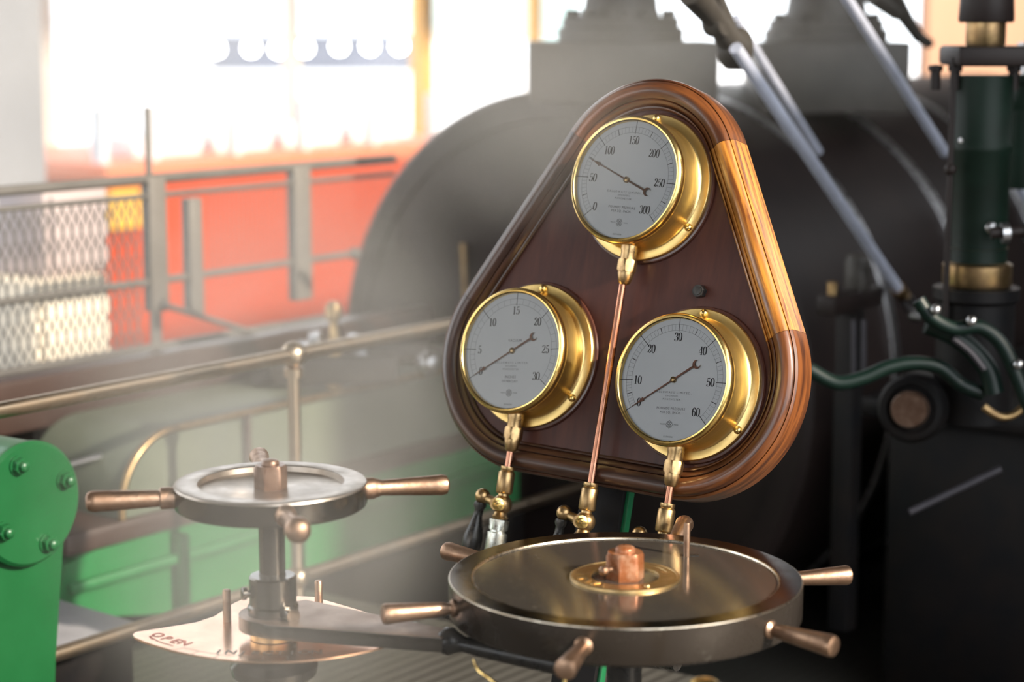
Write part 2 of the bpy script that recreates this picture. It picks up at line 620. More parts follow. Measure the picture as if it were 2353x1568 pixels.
# ================================================================== THE HALL
def slab(name, m, a0, a1, b0, b1, z0, z1):
    mb = MB()
    mb.box(((a0 + a1) / 2, -(b0 + b1) / 2, (z0 + z1) / 2), (abs(a1 - a0), abs(b1 - b0), abs(z1 - z0)), ENG)
    return mb.build(name, m)


struct(slab('floor', FLOOR, -6, 26, -7.6, 3.4, -0.1, 0.0))
struct(slab('ceiling', CEIL, -6, 26, -7.9, 3.4, 7.2, 7.4))
struct(slab('ground_outside', EXT_GROUND, -30, 90, -80, -7.95, -0.35, -0.15))
# wall on the sunny side: unseen, its opening shaped to choose what the low sun lights
mb = MB()
mb.box((10, -3.3, 0.35), (32, 0.2, 0.7), ENG)
mb.box((10, -3.3, 7.16), (32, 0.2, 0.08), ENG)
mb.box((-5, -3.3, 3.6), (2, 0.2, 7.2), ENG)
mb.box((15.1, -3.3, 2.6), (21.8, 0.2, 5.1), ENG)  # unseen pier added to keep the sun off the machinery
mb.box((3.9, -3.3, 2.12), (0.64, 0.2, 4.24), ENG)  # lower unseen pier, shades the column but lets sun reach the cabinets
struct(mb.build('wall_right', DARKWALL))
# unseen wall behind the viewer, opening toward the left made to light the dials
mb = MB()
mb.box((-6.0, 2.2, 0.5), (0.2, 11.0, 1.0), ENG)
mb.box((-6.0, 2.2, 5.4), (0.2, 11.0, 3.6), ENG)
mb.box((-6.0, -1.8, 3.6), (0.2, 3.0, 7.2), ENG)
struct(mb.build('wall_back', DARKWALL))
struct(slab('wall_front', DARKWALL, 26, 26.2, -7.8, 3.4, 0, 7.2))
# window wall: dado, head beam, timber mullions
mb = MB()
mb.box((10, 7.75, 0.03), (32, 0.3, 0.06), ENG)
mb.box((10, 7.75, 6.2), (32, 0.3, 2.0), ENG)
mb.box((-4.3, 7.75, 2.6), (3.4, 0.3, 5.2), ENG)  # unseen solid length added to keep window glare off the left dial
struct(mb.build('wall_left', CREAM))


def mullion(px, wpx, b, m, name, z1=5.2, z0=0.0):
    p = atb(px, 100, b)
    a, q = p.dot(AX), p.dot(BX)
    wr = wpx / FPX * p.y / 0.8
    mb = MB()
    mb.box((a, -b, (z0 + z1) / 2), (wr, 0.10, z1 - z0), ENG, bev=0.008)
    return struct(mb.build(name, m))


mullion(88, 44, -7.6, CREAM, 'trim_1')
mullion(668, 14, -7.6, CREAM, 'trim_2')
mullion(970, 34, -7.6, WINFRAME, 'trim_3')
mullion(1228, 14, -7.6, WINFRAME, 'trim_4')
mb = MB()
p = atb(0, 100, -5.6)
mb.box((p.dot(AX) - 0.36, 5.6, 3.6), (0.96, 0.16, 7.2), ENG, bev=0.01)
struct(mb.build('pillar', mat('grey_painted_pillar', (0.36, 0.37, 0.40), 0.7, 0.0, var=0.05, scale=3)))


# ================================================================== OUTSIDE
def outbox(name, label, cat, px0, px1, py0, py1, depth, m, thick=0.5, parent=None):
    """upright box facing the hall at the given distance."""
    p0, p1 = at(px0, py1, depth), at(px1, py0, depth)
    mb = MB()
    mb.box(((p0.x + p1.x) / 2, (p0.y + p1.y) / 2 + thick / 2, (p0.z + p1.z) / 2), (abs(p1.x - p0.x), thick, abs(p1.z - p0.z)))
    o = mb.build(name, m, parent)
    if label:
        tag(o, label, cat)
    return o


far = thing('glass_fronted_building', 'pale glass fronted building beyond the hall windows', 'building', T(*at(900, 400, 32)))


def fbox(name, px0, px1, py0, py1, depth, m, thick=0.4):
    o = outbox(name, None, None, px0, px1, py0, py1, depth, m, thick)
    mw = o.matrix_world.copy()
    o.parent = far
    o.matrix_parent_inverse = far.matrix_world.inverted() if False else Matrix.Translation(-far.matrix_world.translation)
    return o


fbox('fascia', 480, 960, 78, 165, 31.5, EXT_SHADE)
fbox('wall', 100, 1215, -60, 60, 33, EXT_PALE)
fbox('canopy', 500, 960, 34, 50, 30.5, EXT_PALE, 1.5)
for (a_, b_) in ((1000, 1075), (1130, 1215), (1240, 1330)):
    fbox('window', a_, b_, -40, 95, 32.2, EXT_TEAL)
for q, (lx, ly) in enumerate(((497, 112), (577, 110), (640, 112), (700, 110), (780, 106), (850, 105), (918, 105), (885, 50))):
    t = thing('shop_lamp', 'round white lamps glowing on the fascia outside', 'lamp', T(*at(lx, ly, 31)), 'round lamps outside the windows')
    mb = MB()
    mb.sphere((0, 0, 0), 0.085)
    mb.build('bulb', LAMP, t)
    mb = MB()
    mb.tube([(0, 0.05, 0.0), (0, 0.47, 0.02)], 0.03, 8)
    mb.build('bracket', PAINTGREY, t)

# low orange carriage with windows, seen through the railing
C0, C1 = atb(240, 500, -6.3), atb(1080, 500, -6.3)
ca0, ca1 = C0.dot(AX), C1.dot(AX)
car = thing('orange_carriage', 'orange red panelled carriage body behind the mesh railing', 'carriage', ENG @ T((ca0 + ca1) / 2, 6.3, 0))


def cz(py, px=600):
    return atb(px, py, -6.3).z


mb = MB()
cw = ca1 - ca0
mb.box((0, 0.6, (0.16 + cz(395)) / 2), (cw, 1.2, cz(395) - 0.16), bev=0.02)
mb.build('body_panel', ORANGE, car)
mb = MB()
mb.box((0, 0.6, (cz(395) + cz(352)) / 2), (cw, 1.24, cz(352) - cz(395)), bev=0.015)
mb.build('waist_band', ORANGE_PALE, car)
for px in (248, 365, 555, 712, 870, 1010):
    p = atb(px, 300, -6.3)
    mb = MB()
    mb.box((p.dot(AX) - (ca0 + ca1) / 2, 0.05, (cz(352) + cz(238)) / 2), (0.035, 0.06, cz(238) - cz(352) + 0.02))
    mb.build('window_pillar', PALE_WALL, car)
for (x0, x1) in ((374, 548), (562, 705), (722, 862), (878, 1000)):
    p, q = atb(x0, 300, -6.3), atb(x1, 300, -6.3)
    mb = MB()
    mb.box(((p + q).dot(AX) / 2 - (ca0 + ca1) / 2, 0.35, cz(330)), ((q - p).dot(AX) * 0.9, 0.3, 0.10), bev=0.02)
    mb.build('seat_back', PALE_WALL, car)
p = atb(290, 480, -6.27)
mb = MB()
mb.box((p.dot(AX) - (ca0 + ca1) / 2, -0.015, p.z), (0.16, 0.03, 0.16))
mb.build('yellow_plate', YELLOW, car)
for px in (330, 560, 800, 1000):
    p = atb(px, 300, -6.3)
    mb = MB()
    mb.lathe([(0.0, -0.03), (0.16, -0.03), (0.17, 0), (0.16, 0.03), (0, 0.03)],
             T(p.dot(AX) - (ca0 + ca1) / 2, 0.1, 0.16) @ Matrix.Rotation(pi / 2, 4, 'X'), 32)
    mb.build('wheel', NEARBLACK, car)

# pale machine cabinets seen behind the mesh at the far left
zw_ = atb(168, 640, -4.2).z
for (x0, x1, y0, y1, b_, z0_, th_, m_, nm, lb) in (
        (-60, 78, 470, 840, -4.6, 0.0, .3, PALE_WALL, 'metal_cabinet', 'pale blue grey metal cabinet behind the mesh at the far left'),
        (84, 250, 640, 850, -4.2, 0.0, .3, CREAM, 'white_cabinet', 'white cabinet behind the mesh railing beside the grey one'),
        (106, 246, 430, 640, -4.25, zw_, .2, VIOLET_GREY, 'display_panel', 'dull violet grey panel standing on top of the white cabinet')):
    p, q = atb(x0, y1, b_), atb(x1, y0, b_)
    z1_ = atb((x0 + x1) / 2, y0, b_).z
    t = thing(nm, lb, 'panel' if z0_ else 'cabinet', ENG @ T((p + q).dot(AX) / 2, -b_, z0_))
    w_ = (q - p).dot(AX)
    z1_ -= z0_
    mb = MB()
    mb.box((0, th_ / 2, z1_ / 2), (w_, th_, z1_), bev=0.01)
    mb.build('body', m_, t)
    mb = MB()
    mb.box((0, -0.008, z1_ * (.5 if z0_ else 1) - (0 if z0_ else .2)), (w_ * 0.84, 0.016, z1_ * .84 if z0_ else 0.32), bev=0.004)
    mb.build('door' if not z0_ else 'face_plate', m_, t)

# ================================================================== MESH RAILING BEHIND
RB = -3.54


def ra(px, py=500):
    return atb(px, py, RB)


rail = thing('mesh_railing', 'grey pipe railing with diamond mesh infill, standing on the plinth', 'railing', ENG @ T(2.6, -RB, 0))


def rl(px, py):
    p = atb(px, py, RB)
    return Vector((p.dot(AX) - 2.6, 0, p.z))


zt, zs, zm, zb_ = rl(0, 440).z, rl(0, 482).z, rl(0, 695).z, rl(0, 860).z
xe = rl(905, 400).x
x0_ = rl(-250, 400).x
for nm, z_, r_, xe_ in (('top_rail', zt, .0125, xe), ('upper_rail', zs, .007, xe), ('middle_rail', zm, .009, rl(815, 560).x), ('bottom_rail', zb_, .011, rl(640, 720).x)):
    mb = MB()
    mb.tube([(x0_, 0, z_), (xe_, 0, z_)], r_, 14)
    if nm == 'middle_rail':
        mb.sphere((xe_, 0, z_), 0.018)
    mb.build(nm, PAINTGREY, rail)
for px, w_, ya, yb_ in ((352, 44, 405, 715), (440, 34, 455, 725), (686, 46, 380, 690)):
    p = rl(px, ya)
    q = rl(px, yb_)
    mb = MB()
    ww = w_ / FPX * atb(px, ya, RB).y / 0.8
    mb.box((p.x, 0, (p.z + q.z) / 2), (ww, 0.03, p.z - q.z), bev=0.004)
    mb.build('post', POSTGREY, rail)
mb = MB()
p = rl(360, 700)
mb.tube([(p.x, 0, p.z), (p.x, 0, 0.3)], 0.011, 12)
mb.build('post', PAINTGREY, rail)
mb = MB()
p, q = rl(368, 700), rl(610, 785)
mb.tube([(p.x, -.01, p.z), (q.x, -0.1, q.z)], 0.0075, 10)
mb.sphere((p.x, -.01, p.z), 0.016)
mb.build('brace', PAINTGREY, rail)
mb = MB()
mb.tube([(rl(345, 500).x, 0, zb_ - 0.0), (rl(345, 500).x, 0, zt + 0.17)], 0.008, 10)
mb.build('tall_rod', POSTGREY, rail)
# expanded metal: zig-zag strands
mb = MB()
xa, xb = x0_, rl(330, 500).x
pit, hh = 0.0275, 0.060
ncol = int((xb - xa) / pit)
nrow = int((zs - zb_) / hh * 2)
for c in range(ncol):
    for sgn in (1, -1):
        pts = []
        for k in range(nrow + 1):
            off = pit * 0.5 * (k % 2) * sgn
            pts.append((xa + (c + 0.5) * pit + off * 0.96, 0.002 * sgn, zb_ + k * hh / 2))
        mb.tube(pts, 0.0024, 4)
mb.build('diamond_mesh', PAINTGREY, rail)
# fine vertical wires in front of the orange carriage
mb = MB()
xx = rl(480, 500).x
while xx < xe:
    mb.tube([(xx, 0, zs), (xx, 0, zm)], 0.0011, 4)
    xx += 0.016
mb.build('wire_infill', POSTGREY, rail)

mb = MB()
mb.box((1.8, -(RB - 0.08), (zb_ - 0.02) / 2), (4.6, 0.14, zb_ - 0.02), ENG, bev=0.01)
struct(mb.build('wall_plinth', PLINTH))

# ================================================================== ENGINE BED AND SPLASH GUARD
BB = -3.10


def bedp(px, py):
    p = atb(px, py, BB)
    return p.dot(AX), p.z


bed = thing('engine_bed', 'long bright green engine bed casting under the splash guard', 'engine bed', ENG @ T(4.0, -BB, 0))
xs0 = bedp(135, 1345)[0] - 4.0
prof = [(xs0, .47), (xs0 + .02, .56), (xs0 + .1, .575), (.17, .575), (.17, .37), (.1, .365), (bedp(700, 1350)[0] - 4, .375), (bedp(560, 1385)[0] - 4, .375), (bedp(420, 1405)[0] - 4, .385),
        (bedp(330, 1405)[0] - 4, .405), (bedp(230, 1375)[0] - 4, .43)]
Mx = Matrix(((1, 0, 0, 0), (0, 0, 1, 0), (0, 1, 0, 0), (0, 0, 0, 1)))   # local (x, y)->(x, z), depth->y
mb = MB()
mb.prism(list(reversed(prof)), 0.0, 0.45, Mx, bev=0.018)
mb.build('bed_casting', GREEN_BED, bed)
mb = MB()
mb.box(((xs0 + .17) / 2, -0.012, .512), (.13 - xs0, 0.02, 0.022), bev=0.006)
mb.build('moulded_rib', GREEN_BED, bed)
mb = MB()
mb.box(((xs0 + .5) / 2, 0.24, .18), (-xs0, 0.4, 0.36))
mb.build('foundation', NEARBLACK, bed)
mb = MB()
mb.box(((xs0 + .17) / 2 + .01, 0.2, .6), (.15 - xs0, 0.42, 0.05), bev=0.012)
mb.build('brown_band', MAROON, bed)
for px in (405, 690):
    a_ = bedp(px, 1300)[0] - 4
    mb = MB()
    mb.box((a_, -0.016, 0.47), (0.03, 0.03, 0.19), bev=0.004)
    mb.build('flange_joint', GREEN_BED, bed)

# guard: panel with a rounded near corner and a brass bead
ga0, ga1 = bedp(275, 1100)[0] - 4, .17
gz0, gz1 = .625, .795
R_ = 0.15
arc = [(ga0 + R_ - R_ * cos(t), gz1 - R_ + R_ * sin(t)) for t in [i * pi / 24 for i in range(13)]]
gpoly = [(ga0, gz0)] + arc + [(ga1, gz1), (ga1, gz0)]
guard = thing('splash_guard', 'grey green splash guard panel with rounded brass beaded edge', 'guard', ENG @ T(4.0, -BB, 0))
mb = MB()
mb.prism(list(reversed(gpoly)), 0.0, 0.30, Mx)
mb.build('panel', GREEN_GREY, guard)
mb = MB()
mb.tube([(x_, -0.004, z_) for x_, z_ in gpoly[:-1]], 0.0085, 10)
mb.build('bead', BRASS_OLD, guard)
mb = MB()
mb.tube([(bedp(560, 985)[0] - 4, -0.012, gz1), (bedp(560, 985)[0] - 4, -0.012, gz0)], 0.008, 8)
mb.build('strap', MAROON, guard)

mb = MB()
p, q = atb(150, 1072, -3.2), atb(345, 1018, -3.2)
mb.tube([p, q], 0.007, 10)
mb.tube([q, q - ZX * 0.5], 0.006, 8)
tag(mb.build('pull_rod', STEEL), 'thin bright rod running up to the rounded corner of the splash guard', 'rod')

# connecting gear dark block inside bed (dark shapes between plinth and guard)
crank = thing('crosshead_slide', 'dark brown crosshead slide behind the splash guard', 'machine part', ENG @ T(3.0, 3.44, 0.03))
mb = MB()
mb.box((0.1, 0.0, 0.80), (2.2, 0.06, 0.12), bev=0.01)
mb.build('slide_bar', MAROON, crank)
mb = MB()
mb.box((0.1, 0, 0.68), (0.5, 0.06, 0.14), bev=0.02)
mb.lathe([(0.0, -0.03), (0.07, -0.03), (0.07, 0.03), (0, 0.03)], T(-0.4, -0.02, .72) @ Matrix.Rotation(pi / 2, 4, 'X'), 24)
mb.build('crosshead', CASTING, crank)

# ================================================================== LOW PRESSURE CYLINDER
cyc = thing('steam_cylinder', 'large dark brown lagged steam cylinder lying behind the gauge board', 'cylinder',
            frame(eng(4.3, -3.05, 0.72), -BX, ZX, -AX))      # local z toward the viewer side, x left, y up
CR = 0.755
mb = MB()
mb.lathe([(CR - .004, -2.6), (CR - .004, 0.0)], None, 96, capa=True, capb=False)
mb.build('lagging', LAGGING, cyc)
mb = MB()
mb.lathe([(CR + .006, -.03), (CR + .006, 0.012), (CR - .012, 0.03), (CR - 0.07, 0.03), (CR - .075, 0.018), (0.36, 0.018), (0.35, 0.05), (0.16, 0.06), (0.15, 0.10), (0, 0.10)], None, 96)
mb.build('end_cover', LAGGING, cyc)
for z_ in (-0.45, -0.95, -1.5):
    mb = MB()
    mb.lathe([(CR - .002, z_ - .02), (CR + .004, z_ - .018), (CR + .004, z_ + .018), (CR - .002, z_ + .02)], None, 96, capa=False, capb=False)
    mb.build('brass_hoop', STEEL, cyc)
mb = MB()
mb.tube([(0.30, .10, .03), (.31, .34, .035)], 0.008, 8)
mb.build('drain_pipe', BRASS_OLD, cyc)
mb = MB()
mb.tube([(0.33, 0.66, -.2), (0.33, 0.705, -.2)], 0.010, 10)
mb.sphere((0.33, 0.715, -.2), 0.015)
mb.build('lifting_eye', CASTING, cyc)


def valve_chest(name, label, px0, px1, ytop, ybot, depth, nx0, nx1, fx0, fx1, fy):
    """box casting with a bolted flange and a tapering neck on top"""
    c = at((px0 + px1) / 2, (ytop + ybot) / 2, depth)
    t = thing(name, label, 'valve chest', T(c.x, c.y, c.z))
    k = depth / FPX
    w = (px1 - px0) * k
    h = (ybot - ytop) * k
    mb = MB()
    mb.box((0, 0.16, 0), (w, 0.40, h), bev=0.008)
    mb.build('chest', CASTING, t)
    ztop = h / 2
    fx = ((fx0 + fx1) / 2 - (px0 + px1) / 2) * k
    fw_ = (fx1 - fx0) * k / 2
    fh = (ytop - fy) * k
    mb = MB()
    mb.lathe([(fw_ * 1.0, ztop - 0.004), (fw_, ztop + fh * .55), (fw_ * .93, ztop + fh * .6), (fw_ * .93, ztop + fh)], T(fx, 0.17, 0), 48)
    mb.build('flange', CASTING, t)
    nx = ((nx0 + nx1) / 2 - (px0 + px1) / 2) * k
    nw = (nx1 - nx0) * k / 2
    mb = MB()
    mb.lathe([(nw * 1.06, ztop + fh), (nw * .98, ztop + fh + .02), (nw * .80, ztop + fh + .16), (nw * .7, ztop + fh + .5)], T(fx, 0.17, 0), 48)
    mb.build('neck', CASTING, t)
    for i in range(10):
        q = 2 * pi * i / 10 + .2
        mb = MB()
        hexnut(mb, 0.017, ztop + fh - .004, ztop + fh + .02, T(fx + fw_ * .8 * cos(q), .17 + fw_ * .8 * sin(q), 0))
        mb.build('flange_nut', CASTING, t)
    return t


valve_chest('valve_chest', 'grey brown valve chest with bolted neck, directly above the gauge board', 1215, 1648, 97, 235, 5.0, 1340, 1520, 1285, 1582, 42)
valve_chest('valve_chest', 'darker valve chest with bolted neck behind the long steel rods', 1742, 2086, 97, 260, 5.5, 1825, 2020, 1772, 2062, 48)

# oil cup on a small tap, left of the board
cup = thing('oil_cup', 'small brass oil cup rising above blurred valve gear left of the cylinder', 'oil cup', T(*at(768, 790, 4.75)))
mb = MB()
mb.lathe([(.022, -.14), (.022, 0), (.012, .02), (.01, .055), (.02, .06), (.022, .085), (.012, .1), (0, .102)], None, 24)
mb.build('cup_body', BRASS_OLD, cup)
for dx, dz in ((-.07, -.01), (-.045, .012), (.045, .006)):
    mb = MB()
    mb.lathe([(0, -.02), (.014, -.018), (.018, 0), (.014, .016), (0, .018)], T(dx, 0, dz), 20)
    mb.build('knurled_knob', STEEL, cup)
mb = MB()
mb.box((0, 0.0, -.06), (0.30, 0.08, 0.07), bev=0.012)
mb.build('valve_block', CASTING, cup)

vg = thing('valve_gear', 'dull grey valve gear linkage seen through the steam above the handrail', 'machine part', T(*at(850, 850, 4.8)))
mb = MB()
mb.tube([(-.28, 0, -.03), (-.1, 0, .03), (.1, 0, .04), (.3, .05, .01)], [.02, .026, .026, .02], 12)
mb.build('link', CASTING, vg)
mb = MB()
mb.sphere((-.03, -.02, .03), 0.035)
mb.build('boss', STEEL, vg)
mb = MB()
mb.sphere((.14, -.02, .02), 0.03)
mb.build('boss', STEEL, vg)

# ================================================================== BRASS HANDRAIL
P0 = at(674, 815, 4.05)
P1 = at(690, 1350, 4.05)
hr = thing('brass_handrail', 'two bar brass handrail with ball jointed post, crossing behind the small wheel', 'handrail', frame((P0.x, P0.y, 0), AX, -BX, ZX))
zt_, zb2 = P0.z, P1.z
mb = MB()
mb.tube([(-0.88, 0, zt_), (1.28, 0, zt_)], 0.0148, 20)
mb.sphere((0, 0, zt_), .027)
mb.lathe([(.020, -.045), (.020, -.028), (.0155, -.025)], T(0, 0, zt_), 20)
mb.build('top_rail', RAIL_BRASS, hr)
mb = MB()
mb.tube([(-1.5, 0, zb2), (1.28, 0, zb2)], 0.0135, 20)
mb.sphere((0, 0, zb2), .025)
mb.build('bottom_rail', RAIL_BRASS, hr)
mb = MB()
mb.lathe([(.0145, 0.36), (.0145, zb2), (.0125, zb2 + .03), (.0135, (zb2 + zt_) / 2), (.0125, zt_ - .03)], None, 20)
mb.build('post', RAIL_BRASS, hr)
mb = MB()
mb.lathe([(.04, 0.36), (.04, .368), (.018, .38)], None, 24)
mb.build('foot', RAIL_BRASS, hr)

# ================================================================== GREEN BRACKET AT THE LEFT
gc = at(62, 1157, 3.46)
gb = thing('green_pedestal', 'glossy green bolted pedestal casting at the left edge, under the handrail end', 'pedestal', frame(gc, AX, ZX, BX))
RG = 0.110
mb = MB()
mb.lathe([(RG - .004, -.13), (RG - .003, -.004), (RG, -.001), (RG, 0.006), (RG - .006, 0.012), (0.02, .0125), (0, .0125)], None, 72)
mb.build('cover_flange', GREEN, gb)
mb = MB()
body = [(-.17, -.71), (.040, -.71), (.045, -.5), (.06, -.3), (.078, -.16), (.092, -.05), (.098, 0.0), (.07, .07), (0, .1), (-.10, .04), (-.15, -.05), (-.17, -.3)]
mb.prism(body, -.13, -.012, None, bev=0.008)
mb.build('body', GREEN, gb)
for (bx, by) in ((40, 1070), (147, 1103), (108, 1248), (6, 1222)):
    q = ray(bx, by)
    n_ = BX
    o_ = gc + BX * .0125
    pt = CP + q * ((o_ - CP).dot(n_) / q.dot(n_))
    d = pt - gc
    lx, ly = d.dot(AX), d.dot(ZX)
    bm_ = MB()
    bm_.lathe([(.0175, .0), (.0175, .003)], T(lx, ly, .0125), 24)
    hexnut(bm_, .015, .0155, .026, T(lx, ly, 0), random.random())
    bm_.lathe([(.009, .026), (.009, .034), (.006, .037), (0, .038)], T(lx, ly, 0), 16)
    bm_.build('bolt', GREEN, gb)
mb = MB()
mb.lathe([(.03, -.93), (.03, -1.0)], None, 8)
mb.bm.clear()
mb.box((-.07, -.72, -.07), (.3, .05, .2), bev=.01)
mb.build('foot', GREEN, gb)
rp_ = P0 - AX * 0.86
mb = MB()
mb.lathe([(.013, gc.z + .09), (.013, zt_ - .02), (.011, zt_ - .0)], T(rp_.x, rp_.y, 0), 20)
mb.sphere((rp_.x, rp_.y, zt_ + .002), .019)
mb.lathe([(.024, gc.z + .075), (.024, gc.z + .10), (.014, gc.z + .115)], T(rp_.x, rp_.y, 0), 24)
tag(mb.build('brass_post', BRASS), 'short bright brass post joining the handrail end to the green pedestal', 'post')

# aluminium plate and floor bits
struct(slab('floor_platform', FLOOR, -1.5, 3.3, -3.07, 0.6, .32, .36))
mb = MB()
pts = [atz(112, 1372, .50), atz(335, 1437, .50), atz(92, 1512, .50), atz(-60, 1440, .50)]
ctr = sum(pts, Vector()) / 4
mb.prism([(p.x, p.y) for p in reversed(pts)], .488, .50)
o = mb.build('metal_step_plate', SHEET)
tag(o, 'pale bare metal floor plate beside the green pedestal, under the bed', 'plate')
mb = MB()
mb.prism([(p.x * 1.0, p.y) for p in reversed([ctr + (p - ctr) * .85 for p in pts])], 0.362, .487)
o = mb.build('step_support', NEARBLACK)
tag(o, 'dark support block under the pale metal floor plate', 'support')

# ================================================================== GAUGE BOARD
BO = Vector((0.18116, 3.12687, 1.41062))
BR = Vector((0.80049, -0.59935, 0.0))
BU = Vector((0.15997, 0.21366, 0.96372))
BN = Vector((-0.57760, -0.77145, 0.26691))
BOARD = frame(BO, BR, BU, BN)
ZB = -0.066                       # face of the panel, measured from the dials
circ = [((-.012, 0.0), .176), ((-.166, -.290), .188), ((.128, -.292), .190)]


def outline(off, n=40):
    """rounded triangle: tangent hull of three circles; returns arcs and tangent edges counter-clockwise"""
    cs = [circ[0], circ[1], circ[2]]
    segs = []
    m = len(cs)
    tang = []
    for i in range(m):
        (c0, r0), (c1, r1) = cs[i], cs[(i + 1) % m]
        r0 -= off
        r1 -= off
        dx, dy = c1[0] - c0[0], c1[1] - c0[1]
        d = math.hypot(dx, dy)
        th = atan2(dy, dx)
        # outward is to the right of travel for counter-clockwise order
        al = math.acos((r0 - r1) / d)
        a = th - al
        tang.append((a, (c0[0] + r0 * cos(a), c0[1] + r0 * sin(a)), (c1[0] + r1 * cos(a), c1[1] + r1 * sin(a))))
    arcs = []
    for i in range(m):
        a_in = tang[i - 1][0]
        a_out = tang[i][0]
        while a_out < a_in:
            a_out += 2 * pi
        c, r = cs[i]
        r -= off
        arcs.append([(c[0] + r * cos(a_in + (a_out - a_in) * k / n), c[1] + r * sin(a_in + (a_out - a_in) * k / n)) for k in range(n + 1)])
    return arcs, tang


board = thing('gauge_board', 'varnished mahogany gauge board, rounded triangle carrying three brass gauges', 'gauge board', BOARD)
arcs, tang = outline(0.036)
poly = []
for a_ in arcs:
    poly += a_
mb = MB()
mb.prism(poly, ZB - 0.03, ZB)
mb.build('panel', WOOD_PANEL, board)
# moulding cross-section: (inset from the outside edge, height above the panel face)
MP = [(0.050, -0.001), (0.050, 0.003), (0.0475, 0.006), (0.0455, 0.0065), (0.0448, 0.0035), (0.0435, 0.0062), (0.040, 0.0115), (0.0365, 0.0135), (0.0352, 0.0128), (0.0345, 0.0098),
      (0.0336, 0.0132), (0.0280, 0.0185), (0.0220, 0.0210), (0.0150, 0.0205), (0.0090, 0.0170), (0.0062, 0.0132), (0.0055, 0.0095), (0.0040, 0.0112), (0.0010, 0.0080), (0.0, 0.003), (0.0, -0.034), (0.05, -0.034)]
rings = {}
offs = [outline(p[0], 40) for p in MP]


def moulding(getter, m, k, name='moulding'):
    mb = MB()
    rows = []
    for (o_, z_), (ar, tg) in zip(MP, offs):
        rows.append([mb.bm.verts.new((q[0], q[1], ZB + z_)) for q in getter(ar, tg)])
    nn = len(rows)
    cols = len(rows[0])
    for i in range(nn):
        j = (i + 1) % nn
        for c_ in range(cols - 1):
            mb.bm.faces.new((rows[i][c_], rows[i][c_ + 1], rows[j][c_ + 1], rows[j][c_]))
    mb.bm.faces.new([r_[0] for r_ in rows])
    mb.bm.faces.new([r_[-1] for r_ in reversed(rows)])
    mb._take(list(mb.bm.verts), None, 0, True)
    uv = mb.bm.loops.layers.uv.new('grain')
    pos = {}
    acc = 0.0
    for c_ in range(cols):
        if c_:
            acc += (rows[0][c_].co - rows[0][c_ - 1].co).length
        v_ = 0.0
        for i in range(nn):
            if i:
                v_ += math.hypot(MP[i][0] - MP[i - 1][0], MP[i][1] - MP[i - 1][1])
            pos[rows[i][c_]] = (acc + k * 1.7, v_)
    for f in mb.bm.faces:
        for lp in f.loops:
            lp[uv].uv = pos[lp.vert]
    return mb.build(name, m, board, sharp=30)


GAP = 0.0006
for i in range(3):
    moulding(lambda ar, tg, i=i: ar[i], WOOD_SHADED if i == 1 else WOOD_CURVE, i)

    def straight(ar, tg, i=i):
        a = Vector(ar[i][-1])
        b = Vector(ar[(i + 1) % 3][0])
        d = (b - a).normalized() * GAP
        a, b = a + d, b - d
        return [tuple(a + (b - a) * t / 12) for t in range(13)]
    s_ = moulding(straight, WOOD_STRAIGHT if i == 2 else WOOD_SHADED, i)  # left and bottom lengths take the shaded copy
    if i == 2:
        s_['label'] = 'lighter honey coloured straight moulding length'
mb = MB()
hexnut(mb, .0105, ZB, ZB + .012, T(.1235, -.158, 0), 0.3)
mb.lathe([(.0065, ZB + .012), (.0065, ZB + .014), (0, ZB + .0145)], T(.1235, -.158, 0), 20)
mb.build('bolt', BLACK_IRON, board)
for (x_, y_) in ((-.19, -.10), (-.03, -.43)):
    pass

# green stand behind the board
st = thing('board_stand', 'green stand post rising behind the big wheel to the gauge board', 'stand', BOARD)
mb = MB()
mb.box((-0.022, -.74, ZB - .05), (.08, .68, .03), None, bev=.001)
mb.build('post', NEARBLACK, st)  # near black paints in the shade on the green post's front
mb = MB()
mb.box((0.0215, -.74, ZB - .05), (.007, .68, .014), None, bev=.0006)
mb.build('lit_edge_strip', GREEN_LIT, st)  # bright strip paints in the sunlit edge of the post
mb = MB()
mb.box((-.02, -1.05, ZB - .045), (.2, .05, .14), None, bev=.006)
mb.build('foot', GREEN_DARK, st)


